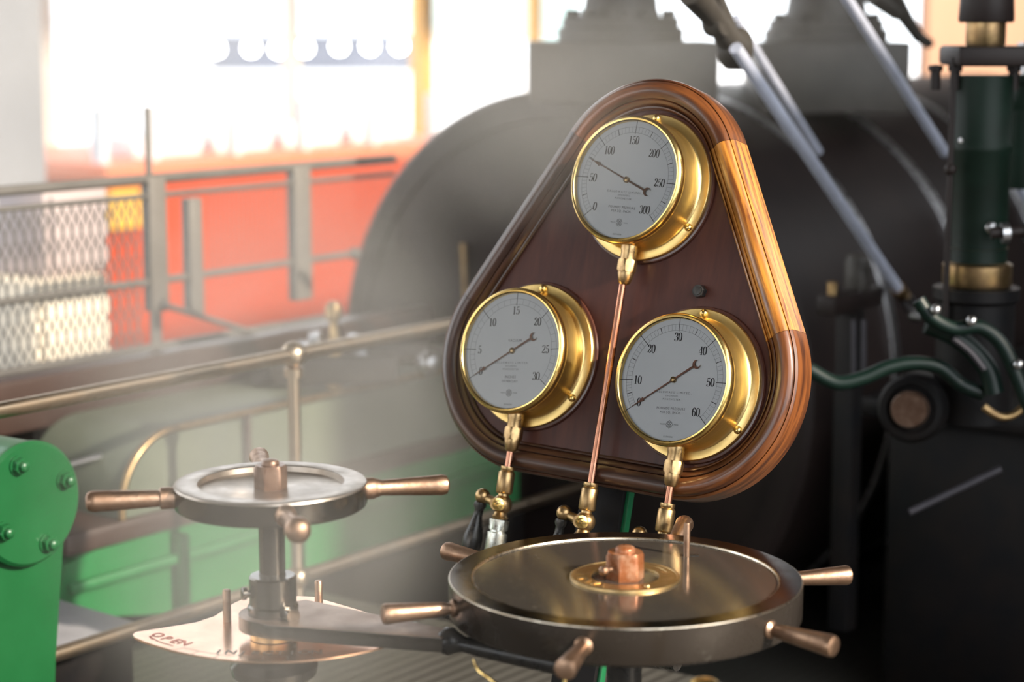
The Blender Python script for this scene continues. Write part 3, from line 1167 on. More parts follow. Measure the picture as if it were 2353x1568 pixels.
# ------------------------------------------------------------------ gauges
def gauge(cx, cy, rot, labels, angs, minor, bold, ptr, unit_lines, label, vacuum=False):
    g = thing('pressure_gauge', label, 'gauge', BOARD @ T(cx, cy, 0), 'brass gauges on the mahogany board')
    mb = MB()
    mb.lathe([(.1205, ZB + .0004), (.1225, ZB + .003), (.1215, ZB + .006), (.1175, ZB + .0072), (.10, ZB + .0072)], None, 96)
    mb.build('mounting_ring', WOOD_RING, g)
    mb = MB()
    mb.lathe([(.1172, ZB + .007), (.1180, ZB + .0085), (.1180, ZB + .0115), (.1165, ZB + .0135), (.1055, ZB + .0140), (.1030, ZB + .0155), (.1015, ZB + .019),
              (.1000, ZB + .023), (.0988, ZB + .030), (.0980, -.012), (.0975, -.004)], None, 128, capb=True)
    mb.build('case', BRASS_CASE, g)
    mb = MB()
    mb.lathe([(.0978, -.0095), (.1008, -.0075), (.1020, -.002), (.1018, .004), (.1000, .0078), (.0975, .0092), (.0950, .0085), (.0936, .006), (.0932, .0005), (.0932, -.002),
              (.0978, -.0025)], None, 128, capa=False, capb=False)
    mb.build('bezel', BRASS, g)
    # dial with printing
    mb = MB()
    mb.lathe([(.0938, -.003), (.0938, 0.0), (0, 0.0)], None, 96)
    def ang(v):
        n_ = len(labels) - 1
        f = v * n_
        i_ = min(n_ - 1, int(f))
        return radians(angs[i_] + (angs[i_ + 1] - angs[i_]) * (f - i_))
    z = .0003
    def rad(t, r0, r1, w, mi):
        d = Vector((sin(t), cos(t), 0))
        s = Vector((cos(t), -sin(t), 0)) * w / 2
        mb.poly([d * r0 - s + ZX * z, d * r0 + s + ZX * z, d * r1 + s + ZX * z, d * r1 - s + ZX * z], mi)
    for rr, w in ((.0845, .00035), (.0752, .00035)):
        steps = 120
        for i_ in range(steps):
            t0, t1 = ang(i_ / steps), ang((i_ + 1) / steps)
            mb.poly([(rr * sin(t0), rr * cos(t0), z), ((rr + w) * sin(t0), (rr + w) * cos(t0), z),
                     ((rr + w) * sin(t1), (rr + w) * cos(t1), z), (rr * sin(t1), rr * cos(t1), z)], 2)
    for i_ in range(minor + 1):
        rad(ang(i_ / minor), .0752, .0848, .0003, 2)
    if bold:
        for i_ in range(1, len(labels) * 2 - 2, 2):
            rad(ang(i_ / (2 * (len(labels) - 1))), .0755, .0845, .0011, 1)
    for i_, lb in enumerate(labels):
        t = ang(i_ / (len(labels) - 1))
        rad(t, .0735, .0932, .0010, 1)
        rn = .0655 if len(lb) < 3 else .0635
        if lb == '0':
            rn = .0685
        cxx, cyy = rn * sin(t), rn * cos(t)
        if abs(sin(t)) > .6:
            cxx -= math.copysign(.0015 * (len(lb) - 1), sin(t))
        number(mb, lb, cxx, cyy, .0128, -rot, z + .0001, 1, 1.05 if len(lb) < 3 else .95)
    RT = Matrix.Rotation(-rot, 4, 'Z')
    def tx(s, y, size, sp=1.3, x=0, mi=2):
        text_into(mb, s, size, RT @ T(x, y, z + .0001), mi, sp)
    tx('GALLOWAYS LIMITED,', -.0195, .0045, 1.55)
    tx('ENGINEERS,', -.0248, .0032, 1.4)
    tx('MANCHESTER.', -.0300, .0038, 1.4)
    if vacuum:
        tx('VACUUM', .0165, .0060, 1.1, .003)
        tx('INCHES', -.0425, .0062, 1.05)
        tx('OF MERCURY.', -.0495, .0050, 1.05)
    else:
        tx(unit_lines[0], -.0440, .0052, 1.15)
        tx(unit_lines[1], -.0500, .0052, 1.15)
    # trade mark: cluster of small rings in a lobed outline
    def ring(x0, y0, r, w, mi=2, n=16, lobes=0):
        for i_ in range(n):
            t0, t1 = 2 * pi * i_ / n, 2 * pi * (i_ + 1) / n
            f = lambda t: r * (1 + (0.08 * cos(8 * t) if lobes else 0))
            q = [(x0 + f(t0) * cos(t0), y0 + f(t0) * sin(t0)), (x0 + (f(t0) + w) * cos(t0), y0 + (f(t0) + w) * sin(t0)),
                 (x0 + (f(t1) + w) * cos(t1), y0 + (f(t1) + w) * sin(t1)), (x0 + f(t1) * cos(t1), y0 + f(t1) * sin(t1))]
            mb.poly([(a_, b_, z) for a_, b_ in q], mi, RT)
    ring(0, -.068, .0050, .0006, 1, 48, 8)
    for dx, dy in ((-.0018, .0018), (.0018, .0018), (-.0018, -.0018), (.0018, -.0018)):
        ring(dx, -.068 + dy, .0011, .0006, 1)
    tx('TRADE', -.068, .0028, 1.1, -.0122)
    tx('MARK', -.068, .0028, 1.1, .0122)
    tx('EXTHEIN', -.0868, .0034, 1.2, 0, 1)
    mb.build('dial', [DIAL, BLACK_INK, GREY_INK], g, sharp=60)
    # glass
    mb = MB()
    mb.lathe([(.0938, .0055), (.0938, .0065), (0, .0065)], None, 64, capa=True)
    mb.build('glass', GLASS, g)
    # pointer
    t = radians(ptr)
    d = Matrix.Rotation(-t, 4, 'Z')
    mb = MB()
    zz0, zz1 = .0022, .0032
    mb.prism([(-.0011, 0), (.0011, 0), (.0007, .058), (.0032, .0585), (.0008, .068), (.0003, .082), (-.0003, .082), (-.0008, .068), (-.0032, .0585), (-.0007, .058)], zz0, zz1, d)
    mb.prism([(-.0013, 0), (-.0015, -.040), (.0015, -.040), (.0013, 0)], zz0, zz1, d)
    # crescent tail
    oc, orr, ic, ir = -.0455, .0068, -.0482, .0052
    outer_ = []
    for k in range(25):
        a_ = radians(-35) + radians(250) * k / 24
        outer_.append((orr * cos(a_), oc + orr * sin(a_)))
    inner_ = []
    for k in range(25):
        a_ = radians(215) - radians(250) * k / 24
        inner_.append((ir * cos(a_), ic + ir * sin(a_)))
    pts = outer_ + inner_
    for k in range(24):
        a_, b_ = outer_[k], outer_[k + 1]
        c_, e_ = inner_[23 - k], inner_[24 - k]
        mb.prism([a_, b_, c_, e_], zz0, zz1, d)
    p_ = mb.build('pointer', POINTER, g)
    mb = MB()
    mb.lathe([(.0048, .0002), (.0048, .0035), (.004, .0045), (.0025, .0052), (0, .0054)], None, 24)
    mb.build('hub', BRASS_OLD, p_)
    # fixing screws
    for a_ in (1.5, 123, 242):
        t = radians(a_)
        mt = T(.1105 * sin(t), .1105 * cos(t), ZB + .0138)
        mb = MB()
        mb.lathe([(.0062, 0), (.0062, .002), (.0050, .0048), (.0025, .0062), (0, .0066)], mt, 24)
        mb.build('screw', BRASS, g)
    # bottom outlet: ferrule, hexagon, cone
    zc = -.038
    M2 = frame(Vector((0, -.094, zc)), Vector((1, 0, 0)), Vector((0, 0, 1)), Vector((0, -1, 0)))
    mb = MB()
    mb.lathe([(.0135, -.0), (.0135, .012), (.0125, .0145), (.0125, .030)], M2, 32)
    mb.build('outlet', BRASS_OLD, g)
    mb = MB()
    hexnut(mb, .0160, .026, .046, M2, .2, 0, True)
    mb.lathe([(.0128, .045), (.0130, .049), (.0098, .063), (.0062, .066)], M2, 32)
    mb.build('union_nut', BRASS_OLD, g)
    return g


gauge(-.0017, -.0012, radians(1.5), ['0', '50', '100', '150', '200', '250', '300'], [-130.8, -89, -44, 1.5, 46, 91.6, 135.6], 60, True, -67.5,
      ('POUNDS PRESSURE', 'PER SQ. INCH.'), 'topmost brass gauge, white dial reading to 300')
gauge(-.1672, -.2883, radians(-5.0), ['0', '5', '10', '15', '20', '25', '30'], [-124.4, -93.8, -50, -5.0, 39, 82.3, 122.8], 30, False, -124.8,
      None, 'brass vacuum gauge at lower left, dial reading to 30', True)
gauge(.1399, -.3027, radians(-3.4), ['0', '10', '20', '30', '40', '50', '60'], [-126, -95.9, -49, -3.4, 42, 87.3, 132.3], 60, True, -126.5,
      ('POUNDS PRESSURE', 'PER SQ. INCH.'), 'brass gauge at lower right, dial reading to 60')


# ------------------------------------------------------------------ pipes and cocks under the gauges
def cock(x, y0, ytop, label, plabel, bend=0.0, lever=-1, white=False):
    zc = -.038
    mb = MB()
    pts = [(x - bend, ytop + .004, zc), (x - bend * .9, ytop - .03, zc), (x, y0 + .02, zc), (x, y0 - .004, zc)] if abs(bend) > 0 else [(x, ytop + .004, zc), (x, y0 - .004, zc)]
    mb.tube(pts, .0058, 14, mt=BOARD)
    tag(mb.build('copper_pipe', COPPER), plabel, 'pipe', 'copper pipes below the gauges')
    g = thing('gauge_cock', label, 'cock', BOARD @ frame(Vector((x, y0, zc)), Vector((1, 0, 0)), Vector((0, 0, 1)), Vector((0, -1, 0))),
              'brass cocks below the gauges')      # local z runs down, x to the right, y toward the viewer
    mb = MB()
    mb.lathe([(.0115, -.0075), (.0118, -.003), (.0105, -.001), (.0125, .001), (.0135, .003), (.0135, .034), (.012, .036), (.009, .037)], None, 32)
    mb.build('union', BRASS_OLD, g)
    mb = MB()
    mb.sphere((0, 0, .054), .0165)
    mb.lathe([(.009, .034), (.009, .042)], None, 24)
    mb.lathe([(.010, .066), (.012, .072), (.014, .0745), (.012, .078), (.009, .079)], None, 24)
    mb.tube([(0, .012, .054), (.0, .020, .055)], .0095, 20)
    mb.build('body', BRASS_OLD, g)
    mb = MB()
    mx = toward(Vector((.004, .016, .054)), Vector((.72, .7, .12)))
    mb.lathe([(.0100, 0), (.0100, .003), (.0070, .004), (.0065, .011), (.0075, .012), (.0075, .018), (.0045, .019), (.004, .0215), (0, .022)], mx, 20)
    mb.build('plug', BRASS, g)
    mb = MB()
    mb.tube([(-.012, 0, .053), (-.026, 0, .050), (-.036, 0, .047)], [.009, .0075, .006], 16)
    mb.sphere((-.041, 0, .046), .0125)
    h_ = mb.build('lever', BRASS_OLD, g)
    mb = MB()
    mb.lathe([(.004, .010), (.010, .012), (.0105, .018), (.0075, .024), (.0075, .034), (.011, .050), (.0155, .068), (.0160, .080), (.013, .095), (.006, .101), (0, .102)],
             T(-.0435, -.002, .045) @ Matrix.Rotation(radians(-4), 4, 'Y'), 28)
    hh_ = mb.build('grip', BLACK_IRON, h_)
    hh_['label'] = 'black turned wooden grip'
    mb = MB()
    hexnut(mb, .0160, .079, .096, None, .4)
    mb.lathe([(.0125, .096), (.0125, .099), (.0170, .1005), (.0170, .135), (.0155, .137), (.0155, .142), (.012, .1425), (.012, .22)], None, 32)
    mb.build('steel_coupling', ZINC, g)
    return g


cock(-.1672, -.480, -.446, 'brass cock under the lower left gauge, black grip and bright coupling', 'short copper pipe under the lower left gauge', 0)
cock(-.004, -.484, -.158, 'brass cock in the middle, at the foot of the long pipe', 'long thin copper pipe falling from the topmost gauge', 0)
cock(.1399, -.496, -.461, 'brass cock under the lower right gauge, half hidden behind the big wheel', 'short copper pipe under the lower right gauge', 0)
# manifold carrying the cocks
mb = MB()
mb.tube([(-.24, -.72, -.038), (.2, -.72, -.038)], .014, 16, mt=BOARD)
tag(mb.build('manifold_pipe', BLACK_IRON), 'dark manifold pipe joining the three cocks low behind the big wheel', 'pipe')


# ================================================================== HANDWHEELS
def handle_big(parent, ang_, R, zc, drop=0.0):
    d = Vector((cos(ang_), sin(ang_), drop)).normalized()
    mb = MB()
    m = toward(Vector((R * cos(ang_), R * sin(ang_), zc)), d)
    mb.lathe([(.009, -.01), (.012, 0.0), (.012, .003), (.0078, .006), (.0078, .010), (.0092, .014), (.0135, .086), (.0140, .092), (.0128, .0965), (.009, .098), (0, .0985)], m, 28)
    return mb.build('handle', BRONZE, parent)


WC = at(1436, 1324, 2.70)
big = thing('large_handwheel', 'large dark steel handwheel in front of the board, brass ring and hexagon nut', 'handwheel', T(*WC))
RW = 0.238
mb = MB()
mb.lathe([(.10, -.052), (RW - .006, -.052), (RW - .002, -.050), (RW, -.047), (RW, -.0018)], None, 160, mi=1, capb=False)
mb.lathe([(RW - .0014, -.0001), (RW - .018, 0.0), (.2075, 0.0)], None, 160, capa=False, capb=False)
mb.build('rim', [DARK_STEEL, RIM_SIDE], big)
mb = MB()
mb.lathe([(RW, -.0018), (RW - .0003, -.0006), (RW - .0014, -.0001)], None, 160, capa=False, capb=False)
mb.lathe([(.2075, 0.0), (.2060, -.0006), (.2050, -.003)], None, 160, capa=False, capb=False)
e_ = mb.build('bright_edge', EDGE_STEEL, big)
mb = MB()
mb.lathe([(.2050, -.003), (.2035, -.0036), (.2030, -.0030), (0.0, -.0028)], None, 160, capa=False)
mb.build('disc', WHEEL_TOP, big)
# brass ring with raised lettering-like marks
mb = MB()
mb.lathe([(.046, -.0028), (.046, -.0002), (.047, .0006), (.0698, .0006), (.0705, .0013), (.0728, .0013), (.0742, .0005), (.0745, -.0028)], None, 96, capa=False, capb=False)
for k, (a_, r0, r1, w) in enumerate(((182, .052, .066, .003), (191, .052, .066, .003), (197, .054, .067, .003), (207, .052, .066, .003), (213, .058, .060, .006), (220, .052, .066, .003),
                                     (228, .052, .066, .003), (235, .052, .066, .0028))):
    t = radians(a_)
    t2 = radians(a_ + (6 if k % 2 else -5))
    p0, p1 = Vector((r0 * cos(t), r0 * sin(t), .0010)), Vector((r1 * cos(t2), r1 * sin(t2), .0010))
    mb.tube([p0, p1], w / 2, 6)
mb.tube([(r_ * cos(radians(q)), r_ * sin(radians(q)), .0004) for q, r_ in ((60, .061), (50, .062), (38, .062), (26, .061), (14, .060))], .0011, 6)
mb.tube([(.066 * cos(radians(18)), .066 * sin(radians(18)), .0004), (.060 * cos(radians(12)), .060 * sin(radians(12)), .0004), (.053 * cos(radians(19)), .053 * sin(radians(19)), .0004)], .0011, 6)
mb.sphere((.060 * cos(radians(-64)), .060 * sin(radians(-64)), .0010), .0042, sc=(1, 1, .8))
mb.build('index_ring', PLATE_BRASS, big)
mb = MB()
hexnut(mb, .0262, -.0028, .034, None, radians(9))
mb.lathe([(.0135, .034), (.0135, .038), (.0120, .0402), (.008, .042), (0, .0424)], None, 32)
mb.build('nut', NUT, big)
mb = MB()
m = toward(Vector((-.020, -.018, .014)), Vector((-.75, -.66, .05)))
mb.lathe([(.004, 0), (.004, .006), (.0062, .008), (.0072, .012), (.006, .017), (.003, .019), (0, .0193)], m, 20)
mb.build('grub_screw', BRONZE, big)
pg = atz(1578, 1274, WC.z) - WC
mb = MB()
mb.lathe([(.0046, -.003), (.0046, .043), (.0040, .0455), (0, .046)], T(pg.x, pg.y, 0), 20)
mb.build('peg', BRONZE, big)
mb = MB()
mb.box((pg.x + .006, pg.y + .004, -.0025), (.022, .008, .0008), Matrix.Identity(4))
mb.build('slot', BLACK_IRON, big)
for k in range(6):
    handle_big(big, radians((-42.5, 17.5, 71, 138, 196.5, -105.5)[k]), RW, -.025, (-.02, -.02, .20, 0, 0, 0)[k])
mb = MB()
mb.lathe([(.045, -.052), (.045, -.09), (.030, -.10), (.024, -.12), (.024, -WC.z + .362)], None, 40)
mb.build('shaft', BLACK_IRON, big)

LC = at(622, 1107, 2.70)
sm = thing('small_handwheel', 'smaller oiled steel handwheel on a tall shaft, four bronze handles', 'handwheel', T(*LC))
RS = 0.130
mb = MB()
mb.lathe([(.05, -.033), (RS - .004, -.033), (RS - .001, -.031), (RS, -.028), (RS, -.003)], None, 128, mi=1, capb=False)
mb.lathe([(RS, -.003), (RS - .0010, -.0008), (RS - .003, 0), (.100, 0.0), (.0985, -.0008)], None, 128, capa=False, capb=False)
mb.build('rim', [PALE_DISC, DARK_STEEL], sm)
mb = MB()
mb.lathe([(.0985, -.0008), (.0975, -.008), (.096, -.009), (0, -.0088)], None, 128, capa=False)
mb.build('disc', PALE_DISC, sm)
mb = MB()
hexnut(mb, .0225, -.0088, .0235, None, radians(14))
mb.lathe([(.0120, .0235), (.0120, .0265), (.010, .0295), (.005, .031), (0, .0313)], None, 28)
mb.build('nut', NUT_GREY, sm)
for k in range(4):
    a_ = radians((-75, 12, 101, 192)[k])
    d = Vector((cos(a_), sin(a_), 0.0 if k else 0.06)).normalized()
    m = toward(Vector(((RS - .004) * cos(a_), (RS - .004) * sin(a_), -.016)), d)
    mb = MB()
    if k == 0:      # nearest one: waisted with a ball end
        prof = [(.0145, 0.0), (.0145, .010), (.0125, .014), (.0100, .018), (.0088, .03), (.0095, .07), (.0105, .084), (.0150, .094), (.0168, .104), (.0155, .114), (.010, .120), (0, .122)]
    elif k == 3:    # left: square shouldered
        prof = [(.0145, 0.0), (.0150, .018), (.0150, .021), (.0112, .0225), (.0145, .106), (.0142, .112), (.0115, .117), (.006, .119), (0, .1192)]
    else:
        prof = [(.0150, 0.0), (.0150, .014), (.0135, .016), (.0125, .020), (.0108, .024), (.0138, .098), (.0145, .108), (.0125, .115), (.007, .118), (0, .1185)]
    mb.lathe(prof, m, 28)
    mb.build('handle', BRONZE, sm)
zsh = LC.z
mb = MB()
mb.lathe([(.026, -.033), (.0185, -.040), (.0178, -.060), (.0178, -.160)], None, 40)
mb.build('shaft', DARK_STEEL, sm)

# column with index plate, lever and stop pins
ped = thing('control_column', 'grey control column under the small wheel with engraved copper index plate', 'column', T(LC.x, LC.y, 0))
zp = .822
mb = MB()
mb.lathe([(.032, zp + .048), (.032, zp + .086), (.0300, zp + .0885), (.0185, zp + .0885), (.018, zp + .084)], None, 48, capb=False)
mb.lathe([(.0345, zp + .030), (.0345, zp + .046), (.031, zp + .050)], None, 48)
mb.build('collar', DARK_STEEL, ped)
mb = MB()
m = toward(Vector((-.028, -.012, zp + .066)), Vector((-1, -.35, .05)))
mb.lathe([(.0045, 0), (.0045, .006), (.0085, .0065), (.0088, .012), (.0075, .013), (0, .0132)], m, 16)
mb.build('thumb_screw', DARK_STEEL, ped)
mb = MB()
m = toward(Vector((.022, -.026, zp + .041)), Vector((.60, -.80, .05)))
mb.lathe([(.0110, 0), (.0110, .006)], m, 24)
hexnut(mb, .0115, .006, .017, m, 0.3)
mb.build('set_bolt', DARK_STEEL, ped)
mb = MB()
mb.lathe([(.032, zp + .001), (.032, zp + .012)], None, 40)
mb.build('spacer', PLATE_BRASS, ped)
plp = [(305, 1459), (312, 1453), (330, 1450), (370, 1444), (450, 1431), (492, 1417), (515, 1402), (535, 1388), (560, 1376), (640, 1368), (720, 1372), (800, 1395), (900, 1425), (955, 1440), (950, 1455),
       (915, 1473), (880, 1487), (850, 1495), (800, 1505), (750, 1513), (700, 1518), (650, 1521), (600, 1521), (550, 1519), (500, 1514), (450, 1506), (400, 1496), (360, 1484), (330, 1474), (309, 1465)]
pl2 = [atz(x_, y_, zp) for x_, y_ in plp]
mb = MB()
mb.prism([(p.x - LC.x, p.y - LC.y) for p in reversed(pl2)], zp - .003, zp)


def on_plate(px, py):
    p = atz(px, py, zp)
    return Vector((p.x - LC.x, p.y - LC.y, zp + .0004))


def flat_text(s, px0, py0, px1, py1, size, mi, sp=1.1):
    n = len(s)
    for i_, ch in enumerate(s):
        f = (i_ + .5) / n
        bow = sin(pi * f)
        pa = on_plate(px0 + (px1 - px0) * f, py0 + (py1 - py0) * f + 3 * bow)
        pb = on_plate(px0 + (px1 - px0) * (f + .02), py0 + (py1 - py0) * (f + .02))
        base = on_plate(px0, py0)
        dr = (on_plate(px1, py1) - base)
        th = atan2(dr.y, dr.x) + (0.28 * (f - .5))
        text_into(mb, ch, size, T(*pa) @ Matrix.Rotation(th, 4, 'Z'), mi, 1.0, size * .022)


flat_text('OPEN', 352, 1456, 434, 1481, .024, 1)
flat_text('INJECTION', 488, 1498, 742, 1499, .022, 2)


def line(pts, w, mi):
    for a_, b_ in zip(pts, pts[1:]):
        A_, B_ = on_plate(*a_), on_plate(*b_)
        d = (B_ - A_).normalized()
        s = Vector((-d.y, d.x, 0)) * w / 2
        mb.poly([A_ - s, B_ - s, B_ + s, A_ + s], mi)


line([(345, 1464), (362, 1474), (380, 1480), (398, 1485)], .0019, 1)
line([(356, 1462), (343, 1463), (350, 1470)], .0019, 1)
sc_ = [(420, 1489), (457, 1497), (505, 1505), (555, 1509), (600, 1510), (650, 1510), (700, 1507), (750, 1502), (800, 1494)]
line(sc_, .0008, 2)
for (a_, b_) in (((420, 1489), (396, 1496)), ((457, 1497), (440, 1504)), ((505, 1505), (490, 1513)), ((555, 1509), (545, 1518)), ((605, 1510), (602, 1521)), ((660, 1510), (664, 1520)), ((713, 1506), (722, 1515))):
    line([a_, b_], .0008, 2)
mb.build('index_plate', [COPPER_PLATE, RED_INK, DARK_INK], ped)
for (px, py, hgt) in ((522, 1428, .046), (733, 1400, .042)):
    p = atz(px, py, zp)
    mb = MB()
    mb.lathe([(.0058, zp), (.0058, zp + hgt - .002), (.0045, zp + hgt), (0, zp + hgt + .0003)], T(p.x - LC.x, p.y - LC.y, 0), 20)
    mb.build('stop_pin', BRONZE, ped)
mb = MB()
mb.lathe([(.060, .361), (.060, .38), (.045, .40), (.040, .46), (.040, zp - .10), (.046, zp - .06), (.058, zp - .050), (.060, zp - .038), (.050, zp - .030), (.0575, zp - .020), (.080, zp - .006), (.080, zp - .003)], None, 48)
mb.build('pillar', DARK_STEEL, ped)

# lever arm
zl = .848
lev = thing('injection_lever', 'flat tapering steel lever with round black handle, reaching under the big wheel', 'lever', T(LC.x, LC.y, zl))
tip = atz(1030, 1472, zl) - LC
tip.z = 0
dirn = tip.normalized()
nrm = Vector((-dirn.y, dirn.x, 0))
Lr = tip.length
arm = []
for k in range(25):
    t = radians(100) + radians(160) * k / 24
    arm.append((.047 * cos(t), .047 * sin(t)))
arm += [(.02, -.052), (Lr, -.020), (Lr, .0165), (.012, .074)]
M3 = frame(Vector((0, 0, 0)), dirn, nrm, ZX)
mb = MB()
mb.prism(arm, -.011, .009, M3, bev=.001)
for f in mb.bm.faces:
    f.normal_update()
    if abs(f.normal.z) < .5:
        f.material_index = 1  # side faces take a darker steel to paint in their shade
mb.build('arm', [LEVER_STEEL, DARK_STEEL], lev)
mb = MB()
hd = (atz(1300, 1530, zl - .012) - LC)
hd.z = -.012
st_ = dirn * (Lr - .012)
dd = (hd - st_)
pts = [st_ + dd * t for t in (0, .04, .09, .14, .20, .26, .32, .6, .9, 1.0, 1.06)]
mb.tube(pts, [.011, .018, .019, .014, .0105, .0115, .0125, .0135, .0145, .0140, .006], 24)
mb.build('handle', BLACK_IRON, lev)
mb = MB()
a_, b_ = atz(905, 1428, zl) - LC, atz(955, 1440, zl) - LC
mb.box(((a_.x + b_.x) / 2, (a_.y + b_.y) / 2, -.0), ((b_ - a_).length, .006, .004), bev=.001)
mb.build('stop_blade', STEEL, lev)

# thin bent brass wires and a brass tip at the bottom edge
mb = MB()
w_ = [at(1088, 1518, 2.52), at(1092, 1530, 2.50), at(1104, 1545, 2.48), at(1125, 1560, 2.47), at(1150, 1580, 2.46), at(1175, 1620, 2.46)]
mb.tube(w_, .0022, 8)
tag(mb.build('oil_wire', BRASS), 'thin curved brass wire hanging below the lever handle', 'wire')
mb = MB()
mb.tube([at(1298, 1530, 2.47), at(1297, 1640, 2.47)], .0026, 8)
tag(mb.build('oil_tube', BRASS), 'thin upright brass tube under the nearest wheel handle', 'tube')
mb = MB()
p = at(1618, 1600, 2.35)
mb.lathe([(.018, -.2), (.018, .012), (.016, .018), (.010, .021), (0, .0215)], T(p.x, p.y, p.z), 28)
tag(mb.build('oil_filler', BRASS), 'round brass oil filler just showing at the bottom edge below the big wheel', 'cap')

# ================================================================== MACHINERY AT THE RIGHT
RBB = -2.02


def rb(px, py, b=RBB):
    return atb(px, py, b)


for (p0, p1, r_, b_, lb) in (((1690, 110), (2062, 662), .0128, -2.02, 'longest bright steel rod slanting down behind the gauge board'),
                         ((1690, 40), (1882, 350), .0095, -2.25, 'thinner steel rod close behind the longest one'),
                         ((1935, -20), (2172, 352), .0115, -1.98, 'upper steel rod slanting to the green column'),
                         ((2318, 385), (2420, 560), .0125, -1.75, 'short steel rod end at the right edge past the green column')):
    mb = MB()
    a_, q_ = rb(*p0, b_), rb(*p1, b_)
    d = (q_ - a_).normalized()
    mb.tube([a_, q_], r_, 18)
    tag(mb.build('steel_rod', ROD), lb, 'rod', 'slanting steel rods of the valve motion')

mb = MB()
for (p_, r_) in (((1690, 112), .042), ((1648, 50), .030)):
    c_ = rb(*p_, -2.06)
    mb.lathe([(0, -.02), (r_ * .9, -.02), (r_, -.014), (r_, .014), (r_ * .9, .02), (0, .02)], toward(c_, BX), 28)
mb.tube([rb(1690, 112, -2.06), rb(1648, 50, -2.06), rb(1590, -20, -2.06)], [.03, .022, .03], 12)
mb.tube([rb(1690, 112, -2.06), rb(1640, -30, -2.06)], [.02, .012], 10)
tag(mb.build('rocker_link', CASTING), 'dark rocker link at the top end of the longest rod', 'link')
mb = MB()
mb.tube([rb(2040, -20, -2.3), rb(2080, 40, -2.3), rb(2110, 85, -2.3), rb(2135, 100, -2.3)], [.03, .02, .016, .014], 12)
mb.tube([rb(2000, -10, -2.3), rb(2060, 30, -2.3)], [.02, .02], 12)
tag(mb.build('bent_link', CASTING), 'dark bent link in front of the bright gap at top right', 'link')

# green column
gcx = at(2252, 440, 3.9)
col_ = thing('green_column', 'dark green turned column with bolted head at the right edge', 'column', T(gcx.x, gcx.y, 0))
kz = 3.9 / FPX


def czz(py):
    return at(2252, py, 3.9).z


rc = 66 * kz
mb = MB()
mb.lathe([(rc * 1.1, czz(665)), (rc, czz(640)), (rc, czz(350)), (rc * 1.05, czz(345)), (rc * 1.05, czz(330)), (rc, czz(325)), (rc * 1.0, czz(172))], None, 48)
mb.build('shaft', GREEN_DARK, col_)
mb = MB()
mb.lathe([(rc * 1.15, czz(662)), (rc * 1.2, czz(655)), (rc * 1.2, czz(610)), (rc * .9, czz(600)), (rc * .9, czz(575)), (rc * 1.02, czz(570))], None, 48)
mb.build('gland', BRASS_OLD, col_)
mb = MB()
mb.lathe([(rc * 1.35, czz(980)), (rc * 1.35, czz(700)), (rc * 1.5, czz(690)), (rc * 1.5, czz(664))], None, 48)
mb.build('base', NEARBLACK, col_)
mb = MB()
mb.box((0.035, 0, (czz(150) + czz(105)) / 2), (250 * kz, .18, czz(105) - czz(150)), bev=.008)
mb.build('head_plate', LAGGING, col_)
mb = MB()
mb.lathe([(rc * .62, czz(108)), (rc * .68, czz(100)), (rc * .68, czz(52))], None, 40)
mb.build('top_gland', BRASS_OLD, col_)
mb = MB()
mb.lathe([(rc * .9, czz(52)), (rc * .95, czz(46)), (rc * .9, czz(-20)), (rc * .7, czz(-60))], None, 40)
mb.build('top_sleeve', LAGGING, col_)
for (px, py) in ((2275, 285), (2222, 325), (2265, 320), (2280, 190), (2280, 525)):
    p = at(px, py, 3.9 - rc)
    mb = MB()
    mb.sphere((p.x - gcx.x, p.y - gcx.y + .018, p.z), .013)
    mb.build('bolt', STEEL, col_)
for q, px in enumerate((2150, 2195, 2330)):
    p = at(px, 165, 3.85)
    mb = MB()
    mb.lathe([(.010, -.035), (.010, 0), (.014, .002), (.014, .012), (0, .014)], T(p.x - gcx.x, p.y - gcx.y, p.z), 16)
    mb.build('stud', LAGGING, col_)
mb = MB()
p = at(2180, 500, 3.86)
mb.tube([(p.x - gcx.x, p.y - gcx.y, czz(130)), (p.x - gcx.x, p.y - gcx.y, czz(760))], .006, 10)
mb.sphere((p.x - gcx.x, p.y - gcx.y, czz(385)), .012)
mb.build('side_rod', LAGGING, col_)

# crank boss and curved arms
bc = at(2093, 940, 3.9)
cr = thing('crank_boss', 'dark crank boss with round steel pin end, low at the right', 'crank', toward(bc, (-0.35, -.92, .1)))
mb = MB()
mb.lathe([(.068, -.10), (.068, -.012), (.060, .0), (.048, .002), (.044, -.004), (.04, -.004)], None, 56)
mb.build('boss', NEARBLACK, cr)
mb = MB()
mb.lathe([(.036, -.01), (.036, .022), (.033, .027), (0, .028)], None, 40)
mb.build('pin', NUT_GREY, cr)


def arc_arm(name, label, pts, depth, r_, m, cat='arm', g=None):
    mb = MB()
    mb.tube([at(x_, y_, depth) for x_, y_ in catmull(pts, 8)], r_, 12, flat=1.0)
    return tag(mb.build(name, m), label, cat, g)


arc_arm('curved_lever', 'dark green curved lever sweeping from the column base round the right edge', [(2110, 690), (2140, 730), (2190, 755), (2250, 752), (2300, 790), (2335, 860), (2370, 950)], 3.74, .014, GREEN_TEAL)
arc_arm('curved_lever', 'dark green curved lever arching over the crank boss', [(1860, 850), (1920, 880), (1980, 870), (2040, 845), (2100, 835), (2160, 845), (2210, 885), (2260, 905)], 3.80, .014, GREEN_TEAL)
arc_arm('curved_pipe', 'small dull brass curved pipe at the right edge beside the crank', [(2260, 935), (2290, 955), (2320, 957), (2352, 935), (2372, 900)], 3.8, .008, BRASS_OLD, 'pipe')
arc_arm('low_lever', 'dark slanting lever low in the shadow at the right', [(2090, 1178), (2170, 1140), (2300, 1078)], 3.9, .007, LOWLINK, 'lever')

